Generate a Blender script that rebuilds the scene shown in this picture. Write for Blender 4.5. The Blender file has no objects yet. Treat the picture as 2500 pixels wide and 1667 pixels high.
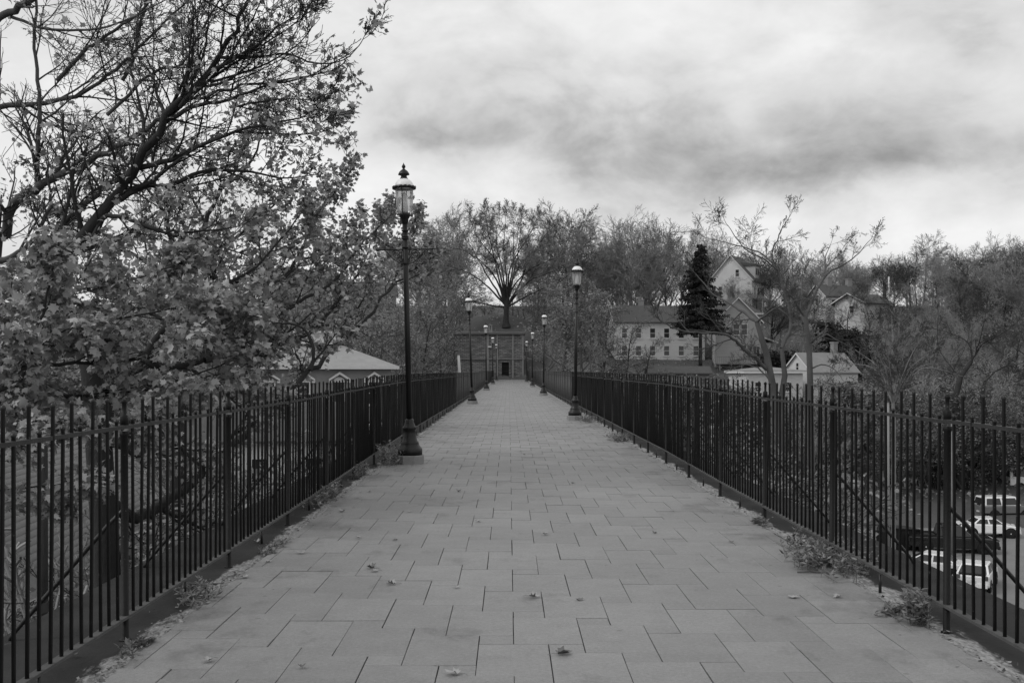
import bpy, math, random
import numpy as np
random.seed(7); np.random.seed(7)
R = math.radians
sc = bpy.context.scene
COL = sc.collection

# ------------------------------------------------------------------ camera
EYE, FPX, VX, VY = 1.575, 2476.0, 1243.0, 900.0        # eye height, focal length and vanishing point (2500 px wide frame)
cam = bpy.data.cameras.new('camera'); camo = bpy.data.objects.new('camera', cam); COL.objects.link(camo)
cam.sensor_width = 36.0; cam.lens = 36.0 * FPX / 2500.0
cam.shift_x = (1250.0 - VX) / 2500.0; cam.shift_y = (VY - 833.5) / 2500.0
cam.clip_start = 0.1; cam.clip_end = 3000
camo.location = (0, 0, EYE); camo.rotation_euler = (R(90), 0, 0)
sc.camera = camo

# ------------------------------------------------------------------ sky, sun, exposure
SUN_EL, SUN_AZ = R(42), R(-112)                           # azimuth from +Y towards +X
wd = bpy.data.worlds.new('World'); sc.world = wd; wd.use_nodes = True
nt = wd.node_tree; nt.nodes.clear()
def N(tree, t, **k):
    n = tree.nodes.new(t)
    for a, b in k.items(): setattr(n, a, b)
    return n
def mathn(tree, op, a, b=None, c=None, clamp=False):
    n = N(tree, 'ShaderNodeMath', operation=op); n.use_clamp = clamp
    for i, v in enumerate((a, b, c)):
        if v is None: continue
        if isinstance(v, (int, float)): n.inputs[i].default_value = v
        else: tree.links.new(v, n.inputs[i])
    return n.outputs[0]
def vmath(tree, op, a, b=None):
    n = N(tree, 'ShaderNodeVectorMath', operation=op)
    for i, v in enumerate((a, b)):
        if v is None: continue
        if isinstance(v, (tuple, list)): n.inputs[i].default_value = v
        else: tree.links.new(v, n.inputs[i])
    return n.outputs['Value'] if op in ('LENGTH', 'DOT_PRODUCT', 'DISTANCE') else n.outputs[0]
L = nt.links.new
tc = N(nt, 'ShaderNodeTexCoord'); dirv = tc.outputs['Generated']
sky = N(nt, 'ShaderNodeTexSky'); sky.sky_type = 'NISHITA'; sky.sun_disc = False
sky.sun_elevation = SUN_EL; sky.sun_rotation = SUN_AZ
bwn = N(nt, 'ShaderNodeRGBToBW'); L(sky.outputs[0], bwn.inputs[0])
# cloud deck: billows over the direction, flattened vertically, with soft banks of heavier cloud
stretch = vmath(nt, 'MULTIPLY', dirv, (1.0, 1.0, 1.7))
wn = N(nt, 'ShaderNodeTexNoise'); wn.inputs['Scale'].default_value = 5.0; wn.inputs['Detail'].default_value = 5
L(stretch, wn.inputs['Vector'])
warp = vmath(nt, 'SUBTRACT', wn.outputs['Color'], (0.5, 0.5, 0.5))
off = vmath(nt, 'ADD', stretch, (3.7, 1.2, 0.35))
n1 = N(nt, 'ShaderNodeTexNoise'); n1.inputs['Scale'].default_value = 4.6; n1.inputs['Detail'].default_value = 6; n1.inputs['Roughness'].default_value = 0.56; n1.inputs['Distortion'].default_value = 0.25
L(off, n1.inputs['Vector'])
n2 = N(nt, 'ShaderNodeTexNoise'); n2.inputs['Scale'].default_value = 10.0; n2.inputs['Detail'].default_value = 7; n2.inputs['Roughness'].default_value = 0.56; n2.inputs['Distortion'].default_value = 0.3
L(off, n2.inputs['Vector'])
warp2 = vmath(nt, 'MULTIPLY', warp, (0.16, 0.0, 0.09))
wdir = vmath(nt, 'ADD', dirv, warp2)
def bank(px, py, sx, sy, amp, tilt=0.0):
    """a cloud bank in the sky, given by its direction and angular size"""
    u, v = (px - VX) / FPX, (VY - py) / FPX
    l = math.sqrt(u*u + 1 + v*v)
    d = vmath(nt, 'SUBTRACT', wdir, (u/l, 1/l, v/l))
    sep = N(nt, 'ShaderNodeSeparateXYZ'); L(d, sep.inputs[0])
    a = mathn(nt, 'MULTIPLY', sep.outputs[0], FPX / sx)
    zz = mathn(nt, 'ADD', sep.outputs[2], mathn(nt, 'MULTIPLY', sep.outputs[0], tilt))
    b = mathn(nt, 'MULTIPLY', zz, FPX / sy)
    c = mathn(nt, 'MULTIPLY', sep.outputs[1], 2.0)
    q = mathn(nt, 'ADD', mathn(nt, 'ADD', mathn(nt, 'MULTIPLY', a, a), mathn(nt, 'MULTIPLY', b, b)), mathn(nt, 'MULTIPLY', c, c))
    g = mathn(nt, 'EXPONENT', mathn(nt, 'MULTIPLY', q, -1.0))
    return mathn(nt, 'MULTIPLY', g, amp)
banks = [bank(1850, 470, 350, 65, -0.32, -0.05), bank(1480, 385, 320, 80, -0.26, 0.12), bank(1230, 180, 300, 80, -0.22), bank(2080, 380, 300, 80, -0.15),
         bank(1010, 340, 260, 60, -0.20), bank(2450, 80, 130, 60, -0.18), bank(1700, 290, 330, 55, -0.10), bank(1180, 405, 110, 50, 0.16),
         bank(940, 520, 260, 90, 0.10), bank(1950, 180, 380, 90, 0.10), bank(2400, 500, 300, 70, 0.10), bank(760, 160, 300, 200, 0.10), bank(1480, 545, 260, 60, -0.12)]
mr = N(nt, 'ShaderNodeMapRange'); mr.interpolation_type = 'SMOOTHSTEP'; L(n1.outputs[0], mr.inputs['Value'])
mr.inputs['From Min'].default_value = 0.34; mr.inputs['From Max'].default_value = 0.62
s = mathn(nt, 'MULTIPLY_ADD', mr.outputs[0], 0.30, 0.65)
s = mathn(nt, 'ADD', s, mathn(nt, 'MULTIPLY_ADD', n2.outputs[0], 0.72, -0.36))
for b in banks: s = mathn(nt, 'ADD', s, b)
s = mathn(nt, 'SUBTRACT', s, mathn(nt, 'MULTIPLY', mathn(nt, 'MAXIMUM', mathn(nt, 'SUBTRACT', s, 0.66), 0.0), 0.45))      # thick cloud never burns out
s = mathn(nt, 'MAXIMUM', s, 0.2)
mixv = mathn(nt, 'ADD', s, mathn(nt, 'MULTIPLY', bwn.outputs[0], 0.010))
comb = N(nt, 'ShaderNodeCombineColor')
for i in range(3): L(mixv, comb.inputs[i])
bg = N(nt, 'ShaderNodeBackground'); bg.inputs['Strength'].default_value = 1.0; L(comb.outputs[0], bg.inputs['Color'])
wo = N(nt, 'ShaderNodeOutputWorld'); L(bg.outputs[0], wo.inputs['Surface'])

wd.cycles.sampling_method = 'MANUAL'; wd.cycles.sample_map_resolution = 256
sun = bpy.data.lights.new('sun', 'SUN'); sun.energy = 1.1; sun.angle = R(20); sun.color = (1, 1, 1)
suno = bpy.data.objects.new('sun', sun); COL.objects.link(suno)
suno.rotation_euler = (R(90) - SUN_EL, 0, -SUN_AZ + math.pi)
sc.view_settings.view_transform = 'Standard'; sc.view_settings.look = 'None'
sc.view_settings.exposure = 0.0; sc.view_settings.gamma = 1.0; sc.view_settings.use_curve_mapping = False
sc.cycles.max_bounces = 4; sc.cycles.transparent_max_bounces = 10
sc.cycles.diffuse_bounces = 1; sc.cycles.glossy_bounces = 2; sc.cycles.transmission_bounces = 3

# ------------------------------------------------------------------ materials (a black and white world: greys only)
M = {}
def mat(name, v, rough=0.8, var=0.25, scale=6.0, bump=0.0, bscale=40.0, island=0.0, trans=0.0, spec=0.3, stretchz=1.0, fine=0.0, coat=0.0):
    m = bpy.data.materials.new(name); m.use_nodes = True
    t = m.node_tree; b = t.nodes['Principled BSDF']; lk = t.links.new
    b.inputs['Roughness'].default_value = rough; b.inputs['Specular IOR Level'].default_value = spec
    if coat: b.inputs['Coat Weight'].default_value = coat
    co = N(t, 'ShaderNodeTexCoord')
    vec = co.outputs['Object']
    if stretchz != 1.0: vec = vmath(t, 'MULTIPLY', vec, (1, 1, stretchz))
    n = N(t, 'ShaderNodeTexNoise'); n.inputs['Scale'].default_value = scale; n.inputs['Detail'].default_value = 5; lk(vec, n.inputs['Vector'])
    val = mathn(t, 'MULTIPLY_ADD', n.outputs[0], 2.0 * var, 1.0 - var)
    if fine:
        nf = N(t, 'ShaderNodeTexNoise'); nf.inputs['Scale'].default_value = scale * 22; nf.inputs['Detail'].default_value = 3; lk(vec, nf.inputs['Vector'])
        val = mathn(t, 'MULTIPLY', val, mathn(t, 'MULTIPLY_ADD', nf.outputs[0], 2 * fine, 1 - fine))
    if island:
        g = N(t, 'ShaderNodeNewGeometry')
        val = mathn(t, 'MULTIPLY', val, mathn(t, 'MULTIPLY_ADD', g.outputs['Random Per Island'], 2 * island, 1 - island))
    val = mathn(t, 'MULTIPLY', val, v)
    cc = N(t, 'ShaderNodeCombineColor')
    for i in range(3): lk(val, cc.inputs[i])
    lk(cc.outputs[0], b.inputs['Base Color'])
    if bump:
        nb = N(t, 'ShaderNodeTexNoise'); nb.inputs['Scale'].default_value = bscale; nb.inputs['Detail'].default_value = 4; lk(vec, nb.inputs['Vector'])
        bu = N(t, 'ShaderNodeBump'); bu.inputs['Strength'].default_value = bump; bu.inputs['Distance'].default_value = 0.02
        lk(nb.outputs[0], bu.inputs['Height']); lk(bu.outputs[0], b.inputs['Normal'])
    if trans:
        tr = N(t, 'ShaderNodeBsdfTranslucent'); lk(cc.outputs[0], tr.inputs['Color'])
        mx = N(t, 'ShaderNodeMixShader'); mx.inputs[0].default_value = trans
        out = t.nodes['Material Output']
        lk(b.outputs[0], mx.inputs[1]); lk(tr.outputs[0], mx.inputs[2]); lk(mx.outputs[0], out.inputs['Surface'])
    M[name] = m
    return m
mat('paver', 0.226, 0.62, 0.10, 1.7, 0.25, 160, fine=0.16, spec=0.5)
mat('joint', 0.02, 0.95, 0.4, 20)
mat('iron', 0.014, 0.40, 0.4, 9, 0.15, 60, spec=0.4)
mat('iron_post', 0.008, 0.55, 0.4, 9, 0.15, 60, spec=0.2)
mat('rail_worn', 0.032, 0.6, 0.4, 9, 0.15, 60, spec=0.3)
mat('rail_dusty', 0.08, 0.8, 0.45, 7, 0.2, 60, spec=0.2)
mat('lampiron', 0.010, 0.40, 0.3, 9, 0.10, 40, spec=0.35)
mat('concrete', 0.24, 0.85, 0.3, 7, 0.3, 60, fine=0.15)
mat('bark', 0.042, 0.9, 0.5, 5, 0.6, 30, spec=0.15, stretchz=0.4)
mat('bark_grey', 0.21, 0.9, 0.45, 3, 0.4, 20, spec=0.15, stretchz=0.4)
mat('bark_mid', 0.10, 0.9, 0.45, 3, 0.4, 20, spec=0.15, stretchz=0.4)
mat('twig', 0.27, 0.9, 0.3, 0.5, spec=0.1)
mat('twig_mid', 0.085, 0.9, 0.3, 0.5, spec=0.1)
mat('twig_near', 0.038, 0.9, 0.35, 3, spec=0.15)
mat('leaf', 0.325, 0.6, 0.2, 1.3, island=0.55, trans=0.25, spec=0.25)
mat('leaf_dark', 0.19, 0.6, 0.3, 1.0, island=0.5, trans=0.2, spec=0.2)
mat('leaf_far', 0.22, 0.7, 0.35, 0.35, island=0.55, trans=0.2, spec=0.15)
mat('leaf_ground', 0.34, 0.7, 0.25, 14, 0.3, 60, spec=0.2)
mat('needle', 0.024, 0.7, 0.4, 0.8, island=0.5, spec=0.15)
mat('weed', 0.21, 0.65, 0.25, 6, island=0.45, trans=0.25, spec=0.2)
mat('litter', 0.19, 0.85, 0.4, 20, island=0.6)
mat('asphalt', 0.19, 0.9, 0.25, 0.5, 0.2, 30, fine=0.15)
mat('earth', 0.075, 0.95, 0.45, 0.25, 0.5, 3, fine=0.3)
mat('siding_white', 0.64, 0.6, 0.12, 0.8)
mat('siding_grey', 0.42, 0.7, 0.15, 0.8)
mat('brick_wall', 0.22, 0.85, 0.2, 2.0, 0.3, 14)
mat('roof_dark', 0.075, 0.85, 0.3, 2.0, 0.3, 10, fine=0.2)
mat('roof_light', 0.22, 0.8, 0.2, 1.5, 0.2, 10, fine=0.15)
mat('roof_pale', 0.29, 0.8, 0.2, 1.5, 0.2, 10, fine=0.15)
mat('trim', 0.62, 0.6, 0.1, 3)
mat('pane', 0.03, 0.12, 0.3, 1, spec=0.6)
mat('dark', 0.012, 0.8, 0.3, 3)
mat('door', 0.006, 0.7, 0.3, 3)
mat('car_white', 0.84, 0.25, 0.05, 1, coat=0.5)
mat('car_black', 0.012, 0.2, 0.1, 1, coat=0.8)
mat('car_silver', 0.35, 0.25, 0.08, 1, coat=0.5)
mat('car_two', 0.15, 0.3, 0.08, 1, coat=0.5)
mat('tyre', 0.015, 0.85, 0.2, 5)
mat('rim', 0.5, 0.3, 0.1, 5)
mat('lens', 0.55, 0.2, 0.1, 5)
mat('tail_lamp', 0.10, 0.2, 0.1, 5)
mat('dome', 0.85, 0.35, 0.03, 4, spec=0.4)
mat('wood_pole', 0.26, 0.9, 0.3, 4, 0.3, 20, stretchz=0.15)
mat('wood_pale', 0.52, 0.9, 0.2, 4, 0.3, 20, stretchz=0.15)

def ledge_mat():
    m = mat('ledge', 0.040, 0.9, 0.6, 2.0, 0.3, 30, spec=0.05)
    t = m.node_tree; b = t.nodes['Principled BSDF']; lk = t.links.new
    src = b.inputs['Base Color'].links[0].from_socket
    co = N(t, 'ShaderNodeTexCoord')
    sx = N(t, 'ShaderNodeSeparateXYZ'); lk(co.outputs['Object'], sx.inputs[0])
    # worn strip of bare cement beside the paving: ragged patches that thin out away from the kerb line
    n = N(t, 'ShaderNodeTexNoise'); n.inputs['Scale'].default_value = 2.6; n.inputs['Detail'].default_value = 8; n.inputs['Roughness'].default_value = 0.7
    v = vmath(t, 'MULTIPLY', co.outputs['Object'], (1.6, 0.55, 1)); lk(v, n.inputs['Vector'])
    dl = mathn(t, 'ABSOLUTE', mathn(t, 'ADD', sx.outputs[0], 2.085)); dr = mathn(t, 'ABSOLUTE', mathn(t, 'ADD', sx.outputs[0], -2.60))
    d = mathn(t, 'MINIMUM', dl, dr)
    near = mathn(t, 'SUBTRACT', 0.30, mathn(t, 'MULTIPLY', d, 1.7))
    near = mathn(t, 'MAXIMUM', near, -0.045)
    k = mathn(t, 'MULTIPLY', mathn(t, 'SUBTRACT', mathn(t, 'ADD', n.outputs[0], near), 0.61), 11.0, clamp=True)
    n2 = N(t, 'ShaderNodeTexNoise'); n2.inputs['Scale'].default_value = 30; n2.inputs['Detail'].default_value = 5; lk(v, n2.inputs['Vector'])
    k = mathn(t, 'MULTIPLY', k, mathn(t, 'MULTIPLY_ADD', n2.outputs[0], 1.6, -0.2, clamp=True))
    mx = N(t, 'ShaderNodeMixRGB'); lk(k, mx.inputs[0]); lk(src, mx.inputs[1]); mx.inputs[2].default_value = (0.42, 0.42, 0.42, 1)
    lk(mx.outputs[0], b.inputs['Base Color'])
    return m
ledge_mat()

for nm in ('iron', 'iron_post', 'rail_worn'):
    t = M[nm].node_tree; b_ = t.nodes['Principled BSDF']; src = b_.inputs['Base Color'].links[0].from_socket
    co = N(t, 'ShaderNodeNewGeometry'); n = N(t, 'ShaderNodeTexNoise'); n.inputs['Scale'].default_value = 38; n.inputs['Detail'].default_value = 4; n.inputs['Roughness'].default_value = .65
    t.links.new(co.outputs['Position'], n.inputs['Vector'])
    k = mathn(t, 'MULTIPLY', mathn(t, 'SUBTRACT', n.outputs[0], 0.66), 14.0, clamp=True)
    mx = N(t, 'ShaderNodeMixRGB'); t.links.new(k, mx.inputs[0]); t.links.new(src, mx.inputs[1]); mx.inputs[2].default_value = (.12, .12, .12, 1); t.links.new(mx.outputs[0], b_.inputs['Base Color'])
def paver_mat():
    """each slab a little different; some blotches and scuffs"""
    m = M['paver']; t = m.node_tree; b = t.nodes['Principled BSDF']; lk = t.links.new
    src = b.inputs['Base Color'].links[0].from_socket
    oi = N(t, 'ShaderNodeObjectInfo'); gi = N(t, 'ShaderNodeNewGeometry')
    r = mathn(t, 'FRACT', mathn(t, 'ADD', oi.outputs['Random'], gi.outputs['Random Per Island']))
    n = N(t, 'ShaderNodeTexNoise'); n.inputs['Scale'].default_value = 0.45; n.inputs['Detail'].default_value = 6; n.inputs['Roughness'].default_value = 0.6
    lk(gi.outputs['Position'], n.inputs['Vector'])
    f = mathn(t, 'MULTIPLY', mathn(t, 'MULTIPLY_ADD', r, 0.14, 0.93), mathn(t, 'MULTIPLY_ADD', n.outputs[0], 0.5, 0.75))
    # scattered dark blotches, mostly towards the sides of the walk
    n3 = N(t, 'ShaderNodeTexNoise'); n3.inputs['Scale'].default_value = 1.6; n3.inputs['Detail'].default_value = 7; n3.inputs['Roughness'].default_value = 0.68
    pv = vmath(t, 'MULTIPLY', gi.outputs['Position'], (1, 0.7, 1)); lk(pv, n3.inputs['Vector'])
    sx = N(t, 'ShaderNodeSeparateXYZ'); lk(gi.outputs['Position'], sx.inputs[0])
    side = mathn(t, 'MULTIPLY', mathn(t, 'MAXIMUM', mathn(t, 'SUBTRACT', mathn(t, 'ABSOLUTE', mathn(t, 'ADD', sx.outputs[0], -0.25)), 1.5), 0.0), 0.12)
    k = mathn(t, 'MULTIPLY', mathn(t, 'SUBTRACT', mathn(t, 'ADD', n3.outputs[0], side), 0.575), 5.5, clamp=True)
    f = mathn(t, 'MULTIPLY', f, mathn(t, 'SUBTRACT', 1.0, mathn(t, 'MULTIPLY', k, 0.5)))
    # scale of the joints' fine texture in world space, so that slabs do not repeat
    n4 = N(t, 'ShaderNodeTexNoise'); n4.inputs['Scale'].default_value = 230; n4.inputs['Detail'].default_value = 2; lk(gi.outputs['Position'], n4.inputs['Vector'])
    f = mathn(t, 'MULTIPLY', f, mathn(t, 'MULTIPLY_ADD', n4.outputs[0], 0.7, 0.65))
    n5 = N(t, 'ShaderNodeTexNoise'); n5.inputs['Scale'].default_value = 48; n5.inputs['Detail'].default_value = 3; n5.inputs['Roughness'].default_value = 0.7; lk(gi.outputs['Position'], n5.inputs['Vector'])
    f = mathn(t, 'MULTIPLY', f, mathn(t, 'MULTIPLY_ADD', n5.outputs[0], 0.55, 0.725))
    n6 = N(t, 'ShaderNodeTexNoise'); n6.inputs['Scale'].default_value = 5.5; n6.inputs['Detail'].default_value = 5; n6.inputs['Roughness'].default_value = 0.65; lk(gi.outputs['Position'], n6.inputs['Vector'])
    f = mathn(t, 'MULTIPLY', f, mathn(t, 'MULTIPLY_ADD', n6.outputs[0], 0.36, 0.82))
    # small dark spots: gum and lichen
    vo = N(t, 'ShaderNodeTexVoronoi'); vo.inputs['Scale'].default_value = 3.2; lk(gi.outputs['Position'], vo.inputs['Vector'])
    sp = mathn(t, 'LESS_THAN', mathn(t, 'ADD', vo.outputs['Distance'], mathn(t, 'MULTIPLY', n5.outputs[0], 0.06)), 0.085)
    f = mathn(t, 'MULTIPLY', f, mathn(t, 'SUBTRACT', 1.0, mathn(t, 'MULTIPLY', sp, 0.28)))
    mx = N(t, 'ShaderNodeMixRGB', blend_type='MULTIPLY'); mx.inputs[0].default_value = 1.0
    cc = N(t, 'ShaderNodeCombineColor')
    for i in range(3): lk(f, cc.inputs[i])
    lk(src, mx.inputs[1]); lk(cc.outputs[0], mx.inputs[2]); lk(mx.outputs[0], b.inputs['Base Color'])
paver_mat()

def stone_mat():
    m = mat('stone', 0.20, 0.9, 0.3, 1.2, 0.3, 8)
    t = m.node_tree; b = t.nodes['Principled BSDF']; lk = t.links.new
    src = b.inputs['Base Color'].links[0].from_socket
    co = N(t, 'ShaderNodeTexCoord'); sx = N(t, 'ShaderNodeSeparateXYZ'); lk(co.outputs['Object'], sx.inputs[0])
    cv = N(t, 'ShaderNodeCombineXYZ'); lk(mathn(t, 'ADD', sx.outputs[0], sx.outputs[1]), cv.inputs[0]); lk(sx.outputs[2], cv.inputs[1])
    br = N(t, 'ShaderNodeTexBrick'); br.inputs['Scale'].default_value = 1.0; br.inputs['Brick Width'].default_value = 0.62; br.inputs['Row Height'].default_value = 0.21
    br.inputs['Mortar Size'].default_value = 0.03; br.inputs['Mortar Smooth'].default_value = 0.4; br.inputs['Color1'].default_value = (0.6, 0.6, 0.6, 1); br.inputs['Color2'].default_value = (1.25, 1.25, 1.25, 1); br.inputs['Mortar'].default_value = (0.4, 0.4, 0.4, 1)
    br.offset_frequency = 2; lk(cv.outputs[0], br.inputs['Vector'])
    mx = N(t, 'ShaderNodeMixRGB', blend_type='MULTIPLY'); mx.inputs[0].default_value = 1.0
    lk(src, mx.inputs[1]); lk(br.outputs['Color'], mx.inputs[2]); lk(mx.outputs[0], b.inputs['Base Color'])
    bu = N(t, 'ShaderNodeBump'); bu.inputs['Strength'].default_value = 1.0; bu.inputs['Distance'].default_value = 0.05
    lk(mathn(t, 'SUBTRACT', 1.0, br.outputs['Fac']), bu.inputs['Height']); lk(bu.outputs[0], b.inputs['Normal'])
stone_mat()
mat('stone_smooth', 0.21, 0.85, 0.3, 2, 0.2, 10)

def glass_mat():
    m = bpy.data.materials.new('lamp_glass'); m.use_nodes = True; t = m.node_tree; t.nodes.clear(); lk = t.links.new
    tr = N(t, 'ShaderNodeBsdfTransparent'); tr.inputs[0].default_value = (0.9, 0.9, 0.9, 1)
    di = N(t, 'ShaderNodeBsdfTranslucent'); di.inputs[0].default_value = (0.75, 0.75, 0.75, 1)
    gl = N(t, 'ShaderNodeBsdfGlossy'); gl.inputs['Roughness'].default_value = 0.12
    m1 = N(t, 'ShaderNodeMixShader'); m1.inputs[0].default_value = 0.33; lk(tr.outputs[0], m1.inputs[1]); lk(di.outputs[0], m1.inputs[2])
    fr = N(t, 'ShaderNodeFresnel'); fr.inputs[0].default_value = 1.45
    m2 = N(t, 'ShaderNodeMixShader'); lk(mathn(t, 'MULTIPLY', fr.outputs[0], 0.7), m2.inputs[0]); lk(m1.outputs[0], m2.inputs[1]); lk(gl.outputs[0], m2.inputs[2])
    o = N(t, 'ShaderNodeOutputMaterial'); lk(m2.outputs[0], o.inputs[0]); M['lamp_glass'] = m
glass_mat()

# clapboard relief: horizontal laps as bump on the siding materials
for nm in ('siding_white', 'siding_grey'):
    t = M[nm].node_tree; b = t.nodes['Principled BSDF']; lk = t.links.new
    co = N(t, 'ShaderNodeTexCoord'); sx = N(t, 'ShaderNodeSeparateXYZ'); lk(co.outputs['Object'], sx.inputs[0])
    f = mathn(t, 'FRACT', mathn(t, 'MULTIPLY', sx.outputs[2], 1 / 0.22))
    bu = N(t, 'ShaderNodeBump'); bu.inputs['Strength'].default_value = 1.0; bu.inputs['Distance'].default_value = 0.03
    lk(f, bu.inputs['Height']); lk(bu.outputs[0], b.inputs['Normal'])

# ------------------------------------------------------------------ mesh helpers
def P(px, py, z):
    """the point seen at photo position (px, py), z metres ahead"""
    return ((px - VX) / FPX * z, z, EYE + (VY - py) / FPX * z)
def make_mesh(name, groups, smooth=False):
    """groups: list of (verts Nx3, faces FxK); every face of a group has K corners"""
    me = bpy.data.meshes.new(name)
    V = np.concatenate([np.asarray(v, dtype=np.float32).reshape(-1, 3) for v, f in groups])
    loops, starts, totals, o, ls = [], [], [], 0, 0
    for v, f in groups:
        f = np.asarray(f, dtype=np.int64)
        loops.append((f + o).ravel()); k = f.shape[1]
        starts.append(ls + np.arange(len(f)) * k); totals.append(np.full(len(f), k)); ls += f.size
        o += len(np.asarray(v).reshape(-1, 3))
    loops = np.concatenate(loops); starts = np.concatenate(starts); totals = np.concatenate(totals)
    me.vertices.add(len(V)); me.vertices.foreach_set('co', V.ravel())
    me.loops.add(len(loops)); me.loops.foreach_set('vertex_index', loops.astype(np.int32))
    me.polygons.add(len(starts)); me.polygons.foreach_set('loop_start', starts.astype(np.int32)); me.polygons.foreach_set('loop_total', totals.astype(np.int32))
    if smooth: me.polygons.foreach_set('use_smooth', np.ones(len(starts), dtype=bool))
    me.update(calc_edges=True); me.validate()
    return me
class MB:
    """collects shapes; build() links them as one mesh object"""
    def __init__(s): s.v, s.f = [], []
    def add(s, vs, fs):
        o = len(s.v); s.v += [tuple(p) for p in vs]; s.f += [tuple(i + o for i in f) for f in fs]; return s
    def box(s, x0, x1, y0, y1, z0, z1):
        return s.add([(x0,y0,z0),(x1,y0,z0),(x1,y1,z0),(x0,y1,z0),(x0,y0,z1),(x1,y0,z1),(x1,y1,z1),(x0,y1,z1)],
                     [(0,3,2,1),(4,5,6,7),(0,1,5,4),(1,2,6,5),(2,3,7,6),(3,0,4,7)])
    def lathe(s, prof, n=16, cx=0, cy=0, phase=0.0):
        vs, fs = [], []
        for r, z in prof:
            for i in range(n):
                a = phase + 2 * math.pi * i / n; vs.append((cx + r * math.cos(a), cy + r * math.sin(a), z))
        for j in range(len(prof) - 1):
            for i in range(n):
                a, b = j * n + i, j * n + (i + 1) % n; fs.append((a, b, b + n, a + n))
        fs.append(tuple(range(n - 1, -1, -1))); fs.append(tuple((len(prof) - 1) * n + i for i in range(n)))
        return s.add(vs, fs)
    def tube(s, pts, rs, n=8, cap=True):
        if isinstance(rs, (int, float)): rs = [rs] * len(pts)
        vs, fs = [], []; m = len(pts); pts = [np.array(p, float) for p in pts]
        tt = pts[-1] - pts[0]; tt = tt / (np.linalg.norm(tt) + 1e-9)
        ref = np.array((0, 0, 1.0)) if abs(tt[2]) < 0.8 else np.array((1.0, 0.1, 0))
        for j in range(m):
            t = pts[min(j + 1, m - 1)] - pts[max(j - 1, 0)]; t = t / (np.linalg.norm(t) + 1e-9)
            u = np.cross(t, ref); u /= np.linalg.norm(u) + 1e-9; w = np.cross(u, t)
            for i in range(n):
                a = 2 * math.pi * i / n; vs.append(tuple(pts[j] + rs[j] * (math.cos(a) * u - math.sin(a) * w)))
        for j in range(m - 1):
            for i in range(n):
                a, b = j * n + i, j * n + (i + 1) % n; fs.append((a, a + n, b + n, b))
        if cap: fs.append(tuple(range(n))); fs.append(tuple(reversed([(m - 1) * n + i for i in range(n)])))
        return s.add(vs, fs)
    def prism(s, poly, y0, y1, hw=None):
        """side profile poly (x, z) swept between y0 and y1; hw(z) scales the y"""
        n = len(poly); g = hw or (lambda z: 1.0)
        vs = [(x, y0 * g(z), z) for x, z in poly] + [(x, y1 * g(z), z) for x, z in poly]
        fs = [tuple(range(n)), tuple(range(2 * n - 1, n - 1, -1))]
        for i in range(n): j = (i + 1) % n; fs.append((i, i + n, j + n, j))
        return s.add(vs, fs)
    def mesh(s, name, smooth=False):
        me = bpy.data.meshes.new(name); me.from_pydata(s.v, [], s.f); me.validate()
        if smooth:
            me.polygons.foreach_set('use_smooth', [len(p.vertices) == 4 for p in me.polygons])
        return me
    def build(s, name, m, parent=None, smooth=False, loc=None):
        return obj(name, s.mesh(name, smooth), m, parent, loc)
def obj(name, me, m=None, parent=None, loc=None, rot=None):
    if m and not me.materials: me.materials.append(M[m])
    o = bpy.data.objects.new(name, me); COL.objects.link(o)
    if parent: o.parent = parent
    if loc is not None: o.location = loc
    if rot is not None: o.rotation_euler = rot
    return o
def tag(o, label, cat, group=None):
    o['label'] = label; o['category'] = cat
    if group: o['group'] = group
    return o
def thing(name, label, cat, loc=(0, 0, 0), rz=0.0, group=None):
    o = bpy.data.objects.new(name, None); COL.objects.link(o); o.location = loc; o.rotation_euler = (0, 0, rz); o.empty_display_size = 0.3
    return tag(o, label, cat, group)
def copy_tree(root, label, group, loc, rz=0.0, scale=(1, 1, 1), name=None):
    c = root.copy(); COL.objects.link(c); c['label'] = label
    if group: c['group'] = group
    elif 'group' in c: del c['group']
    c.location = loc; c.rotation_euler = (0, 0, rz); c.scale = scale
    if name: c.name = name
    for ch in root.children:
        d = ch.copy(); COL.objects.link(d); d.parent = c
        for g in ch.children:
            e = g.copy(); COL.objects.link(e); e.parent = d
    return c
def structure(o): o['kind'] = 'structure'; return o
def stuff(o): o['kind'] = 'stuff'; return o

# ------------------------------------------------------------------ terrain
def hnoise(x, y):
    return (np.sin(x * 0.11 + 1.3) * np.cos(y * 0.09 + 0.4) + 0.5 * np.sin(x * 0.27 + y * 0.21) + 0.25 * np.sin(x * 0.63 - y * 0.51))
PZ = [-200, 78, 100, 125, 146, 160, 190, 215, 260, 330, 1500]
PH = [-10.7, -10.7, -6.6, -2.4, 0.6, 3.2, 9.4, 13.8, 17.5, 19, 19]
def ground(x, y):
    x = np.asarray(x, float); y = np.asarray(y, float)
    z = np.interp(y, PZ, PH)
    k = np.clip((y - 84) / 25, 0, 1)
    z = z + 0.35 * hnoise(x, y) * k
    g = np.exp(-(((x + 1.5) / 11.0) ** 2 + ((y - 161) / 8.0) ** 2)); z = z + 7.0 * g            # mound behind the gatehouse
    near = np.clip(1 - np.abs(x) / 9.0, 0, 1) * np.clip((y - 130) / 10, 0, 1) * np.clip((150 - y) / 4, 0, 1)
    z = z * (1 - near) + near * np.minimum(z, -1.2)
    return z
xs = np.concatenate([np.linspace(-900, -120, 14), np.arange(-110, 151, 2.5), np.linspace(165, 900, 14)])
ys = np.concatenate([np.linspace(-150, 20, 12), np.arange(24, 280, 2.5), np.linspace(290, 1400, 18)])
gx, gy = np.meshgrid(xs, ys); gz = ground(gx, gy)
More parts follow.
